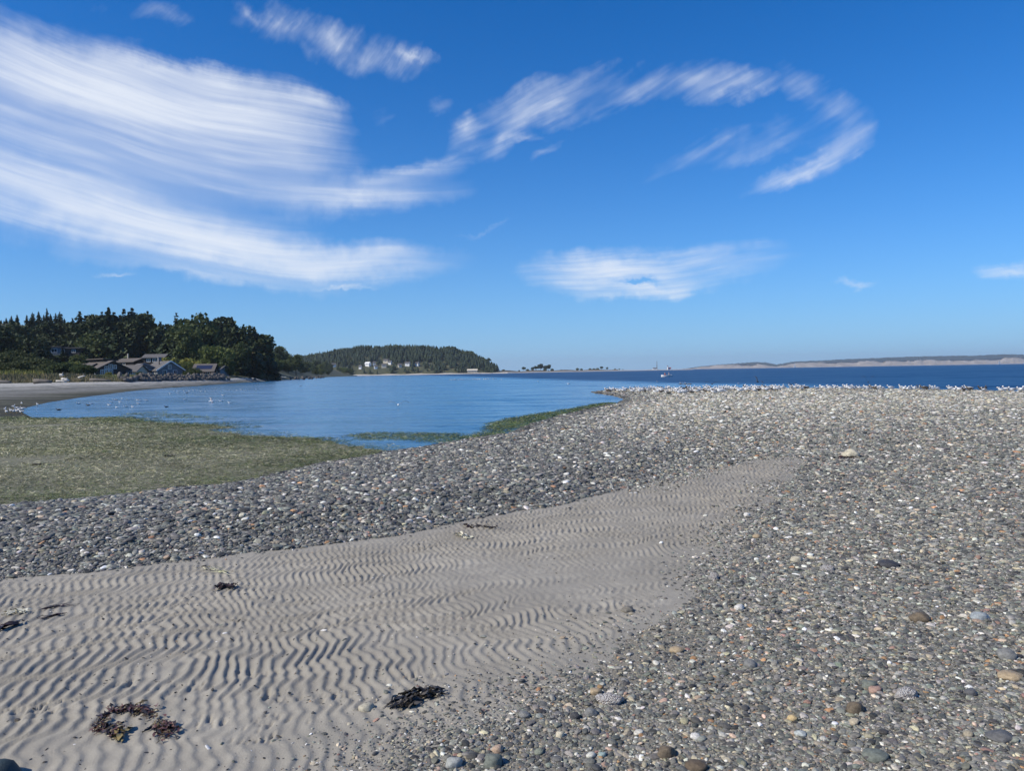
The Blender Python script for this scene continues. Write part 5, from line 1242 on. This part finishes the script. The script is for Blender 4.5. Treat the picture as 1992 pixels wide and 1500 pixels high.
# ------------------------------------------------------------------ seaweed and scraps on the sand
def m_weed(name, cs, rough=.4):
    m, N = mat(name)
    c = N.n('ShaderNodeAttribute', attribute_name='col').outputs['Color']
    finish(N, N.n('ShaderNodeBsdfPrincipled', {'Base Color': c, 'Roughness': rough, 'Specular IOR Level': .6})); return m
M_WEED = m_weed('seaweed', None)
def ztop(x, y):
    xa, ya = np.array([x]), np.array([y]); z, dB, dE, dL, dS = ground(xa, ya, True)
    return float(z[0] + (ripples(xa, ya, dS)[0] if dS[0] > -.15 and y < 16 else 0))
def weed(name, label, cat, paths, n, leaf, width, spread, cols, seed, lift=.02, wind=0.5):
    r = random.Random(seed); V, F, C = [], [], []
    o0 = G(*paths[0][len(paths[0]) // 2])
    for i in range(n):
        path = paths[r.randrange(len(paths))] if len(paths) > 1 else paths[0]
        t = r.random() * (len(path) - 1.001); k = int(t); f = t - k
        px = path[k][0] * (1 - f) + path[k + 1][0] * f; py = path[k][1] * (1 - f) + path[k + 1][1] * f
        x, y = G(px, py); x += r.gauss(0, spread); y += r.gauss(0, spread)
        e = G(*path[k + 1]); b = G(*path[k]); base = math.atan2(e[1] - b[1], e[0] - b[0])
        a = base + r.gauss(0, wind); L = leaf * r.uniform(.5, 1.5); w = width * r.uniform(.5, 1.4)
        z = ztop(x, y) + r.uniform(0, lift); col = r.choice(cols); off = len(V)
        for j in range(5):
            u_ = j / 4 - .5; a2 = a + r.gauss(0, .18); cx, cy = x + u_ * L * math.cos(a2), y + u_ * L * math.sin(a2)
            zz = z + r.uniform(0, lift) * (1 - 2 * abs(u_)) + .004; ww = w * (1 - 1.5 * abs(u_) ** 1.5) * r.uniform(.7, 1.2); tw = r.gauss(0, .7)
            dx, dy, dz = -math.sin(a2) * math.cos(tw) * ww, math.cos(a2) * math.cos(tw) * ww, math.sin(tw) * ww
            V += [(cx - dx - o0[0], cy - dy - o0[1], max(zz - dz, z - lift * .3)), (cx + dx - o0[0], cy + dy - o0[1], zz + dz)]; C += [col, col]
        F += [(off + 2 * j, off + 2 * j + 2, off + 2 * j + 3, off + 2 * j + 1) for j in range(4)]
    me = mesh_np(name, V, F, [M_WEED], True); attr(me, 'col', np.c_[np.array(C), np.ones(len(C))], 'FLOAT_COLOR')
    return tag(link(name, me, None, (o0[0], o0[1], 0)), label, cat)
DKW = [(.030, .020, .018), (.045, .026, .028), (.075, .034, .030), (.028, .026, .028), (.095, .065, .030), (.15, .075, .065), (.13, .10, .05)]
weed('seaweed', 'crescent of dark red brown seaweed on the rippled sand', 'seaweed', [[(192, 1412), (205, 1396), (225, 1384), (255, 1382), (285, 1388), (305, 1401), (318, 1414), (327, 1428), (318, 1440)], [(215, 1390), (240, 1386), (265, 1388), (290, 1392)], [(194, 1414), (203, 1420), (222, 1426), (230, 1442)], [(312, 1412), (330, 1430)]], 400, .042, .0060, .020, DKW, 1, .010, 1.1)
weed('seaweed', 'yellow edged olive kelp scrap hanging from the crescent seaweed', 'seaweed', [[(222, 1427), (240, 1428), (252, 1425)], [(225, 1430), (232, 1444), (240, 1432)]], 12, .06, .012, .006, [(.16, .13, .06), (.24, .19, .08), (.10, .08, .05)], 12, .012, .4)
weed('kelp_clump', 'torn dark kelp clump where the sand meets the gravel', 'seaweed', [[(764, 1374), (785, 1368), (810, 1364), (835, 1360), (858, 1355)], [(768, 1380), (795, 1376), (805, 1372)], [(780, 1362), (830, 1352), (848, 1350)]], 110, .080, .009, .008, [(.030, .026, .022), (.050, .042, .034), (.10, .088, .072), (.018, .016, .014)], 2, .022, .35)
weed('seaweed', 'thin dark twist of seaweed near the gravel bar', 'seaweed', [[(902, 1024), (915, 1028), (930, 1027), (945, 1029), (960, 1030)]], 46, .08, .008, .014, DKW[:5], 3, .014, .25)
weed('seaweed', 'small dark seaweed lump on the left sand', 'seaweed', [[(424, 1149), (438, 1145), (456, 1149)]], 44, .06, .010, .016, DKW[:4], 4, .022, .7)
weed('seaweed_strands', 'pale yellow green seaweed strands on the left sand', 'seaweed', [[(396, 1111), (412, 1113), (425, 1117), (446, 1120)]], 18, .13, .004, .02, [(.40, .40, .22), (.36, .36, .20), (.55, .52, .35)], 5, .02, .35)
weed('weed_scrap', 'bleached white weed scrap in the middle of the sand', 'seaweed', [[(888, 1043), (900, 1046), (908, 1050)]], 16, .10, .014, .02, [(.62, .58, .45), (.52, .50, .38)], 6, .02, .4)
weed('weed_scrap', 'bleached cream weed scrap at the left edge of the sand', 'seaweed', [[(18, 1199), (32, 1196), (50, 1197)]], 22, .09, .008, .015, [(.60, .57, .45), (.50, .48, .38)], 7, .02, .6)
weed('seaweed', 'dark weed strip lying at the left edge of the sand', 'seaweed', [[(-6, 1232), (12, 1226), (30, 1221)]], 24, .09, .010, .01, DKW[:4], 8, .015, .3)
weed('twig', 'thin dark twig left of the seaweed lump', 'twig', [[(88, 1190), (105, 1185), (130, 1182)]], 14, .10, .004, .006, DKW[:2], 9, .01, .15)
weed('twig', 'thin dark twig below the other twig on the left sand', 'twig', [[(82, 1208), (105, 1202), (122, 1199)]], 14, .10, .004, .006, DKW[:2], 10, .01, .15)
weed('seaweed', 'dark weed fringe around the pale domed stone', 'seaweed', [[(1632, 893), (1645, 894), (1665, 895), (1688, 894)]], 18, .18, .012, .05, DKW[:3], 11, .02, .3)
for i, (px, py, lab) in enumerate(((352, 936, 'dark weed wisp at the right of the eelgrass flat'), (326, 877, 'small dark weed lump on the eelgrass flat'), (75, 893, 'dark weed wisp on the left eelgrass flat'))):
    weed('seaweed', lab, 'seaweed', [[(px - 9, py + .6), (px, py), (px + 10, py)]], 16, .12, .012, .03, [(.03, .025, .018), (.05, .04, .025)], 30 + i, .02, .3)
def debris():                                # specks of shell, bark and grit strewn over the sand
    rng = np.random.default_rng(44); n = 9000
    y = 2.3 * (14 / 2.3) ** rng.uniform(0, 1, n); x = rng.uniform(-1, 1, n) * (.74 * y + .4)
    z, dB, dE, dL, dS = ground(x, y, True)
    k = (dS > 0) & (rng.uniform(0, 1, n) < .25 + .75 * sstep(fbm(x * 1.5, y * 1.5, 55), .45, .7)); x, y, z, dS = x[k], y[k], z[k], dS[k]; n = len(x)
    z = z + ripples(x, y, dS)
    r_ = rng.lognormal(-5.75, .45, n); s = np.stack([r_ * rng.uniform(1, 2.4, n), r_ * .8, r_ * .45], -1)
    rot = np.stack([rng.normal(0, .3, n), rng.normal(0, .3, n), rng.uniform(0, 6.28, n)], -1)
    c = np.array([(.025, .022, .02), (.05, .045, .04), (.09, .085, .08), (.65, .63, .6), (.2, .15, .1)])[rng.choice(5, n, p=[.36, .26, .2, .12, .06])]
    scatter('sand_debris', np.stack([x, y, z + .001], -1), rot, s, rng.integers(0, 3, n), c, [pebble_proto(2, 50 + q) for q in range(3)], M_STONE, 'dark specks and shell bits strewn over the rippled sand', 'debris')
debris()

# ------------------------------------------------------------------ air: thin haze that fades the far shore
m_, N = mat('haze')
pv = N.n('ShaderNodeVolumePrincipled', {'Color': (.80, .90, 1.0, 1), 'Density': 0.000085, 'Anisotropy': 0.2})
N.t.links.new(pv.outputs[0], N.n('ShaderNodeOutputMaterial').inputs['Volume'])
hz = MB().box((0, 4200, 74), (18800, 10400, 153)).build('haze', m_); tag(hz, 'thin pale blue haze over the strait', 'haze', None, 'stuff')
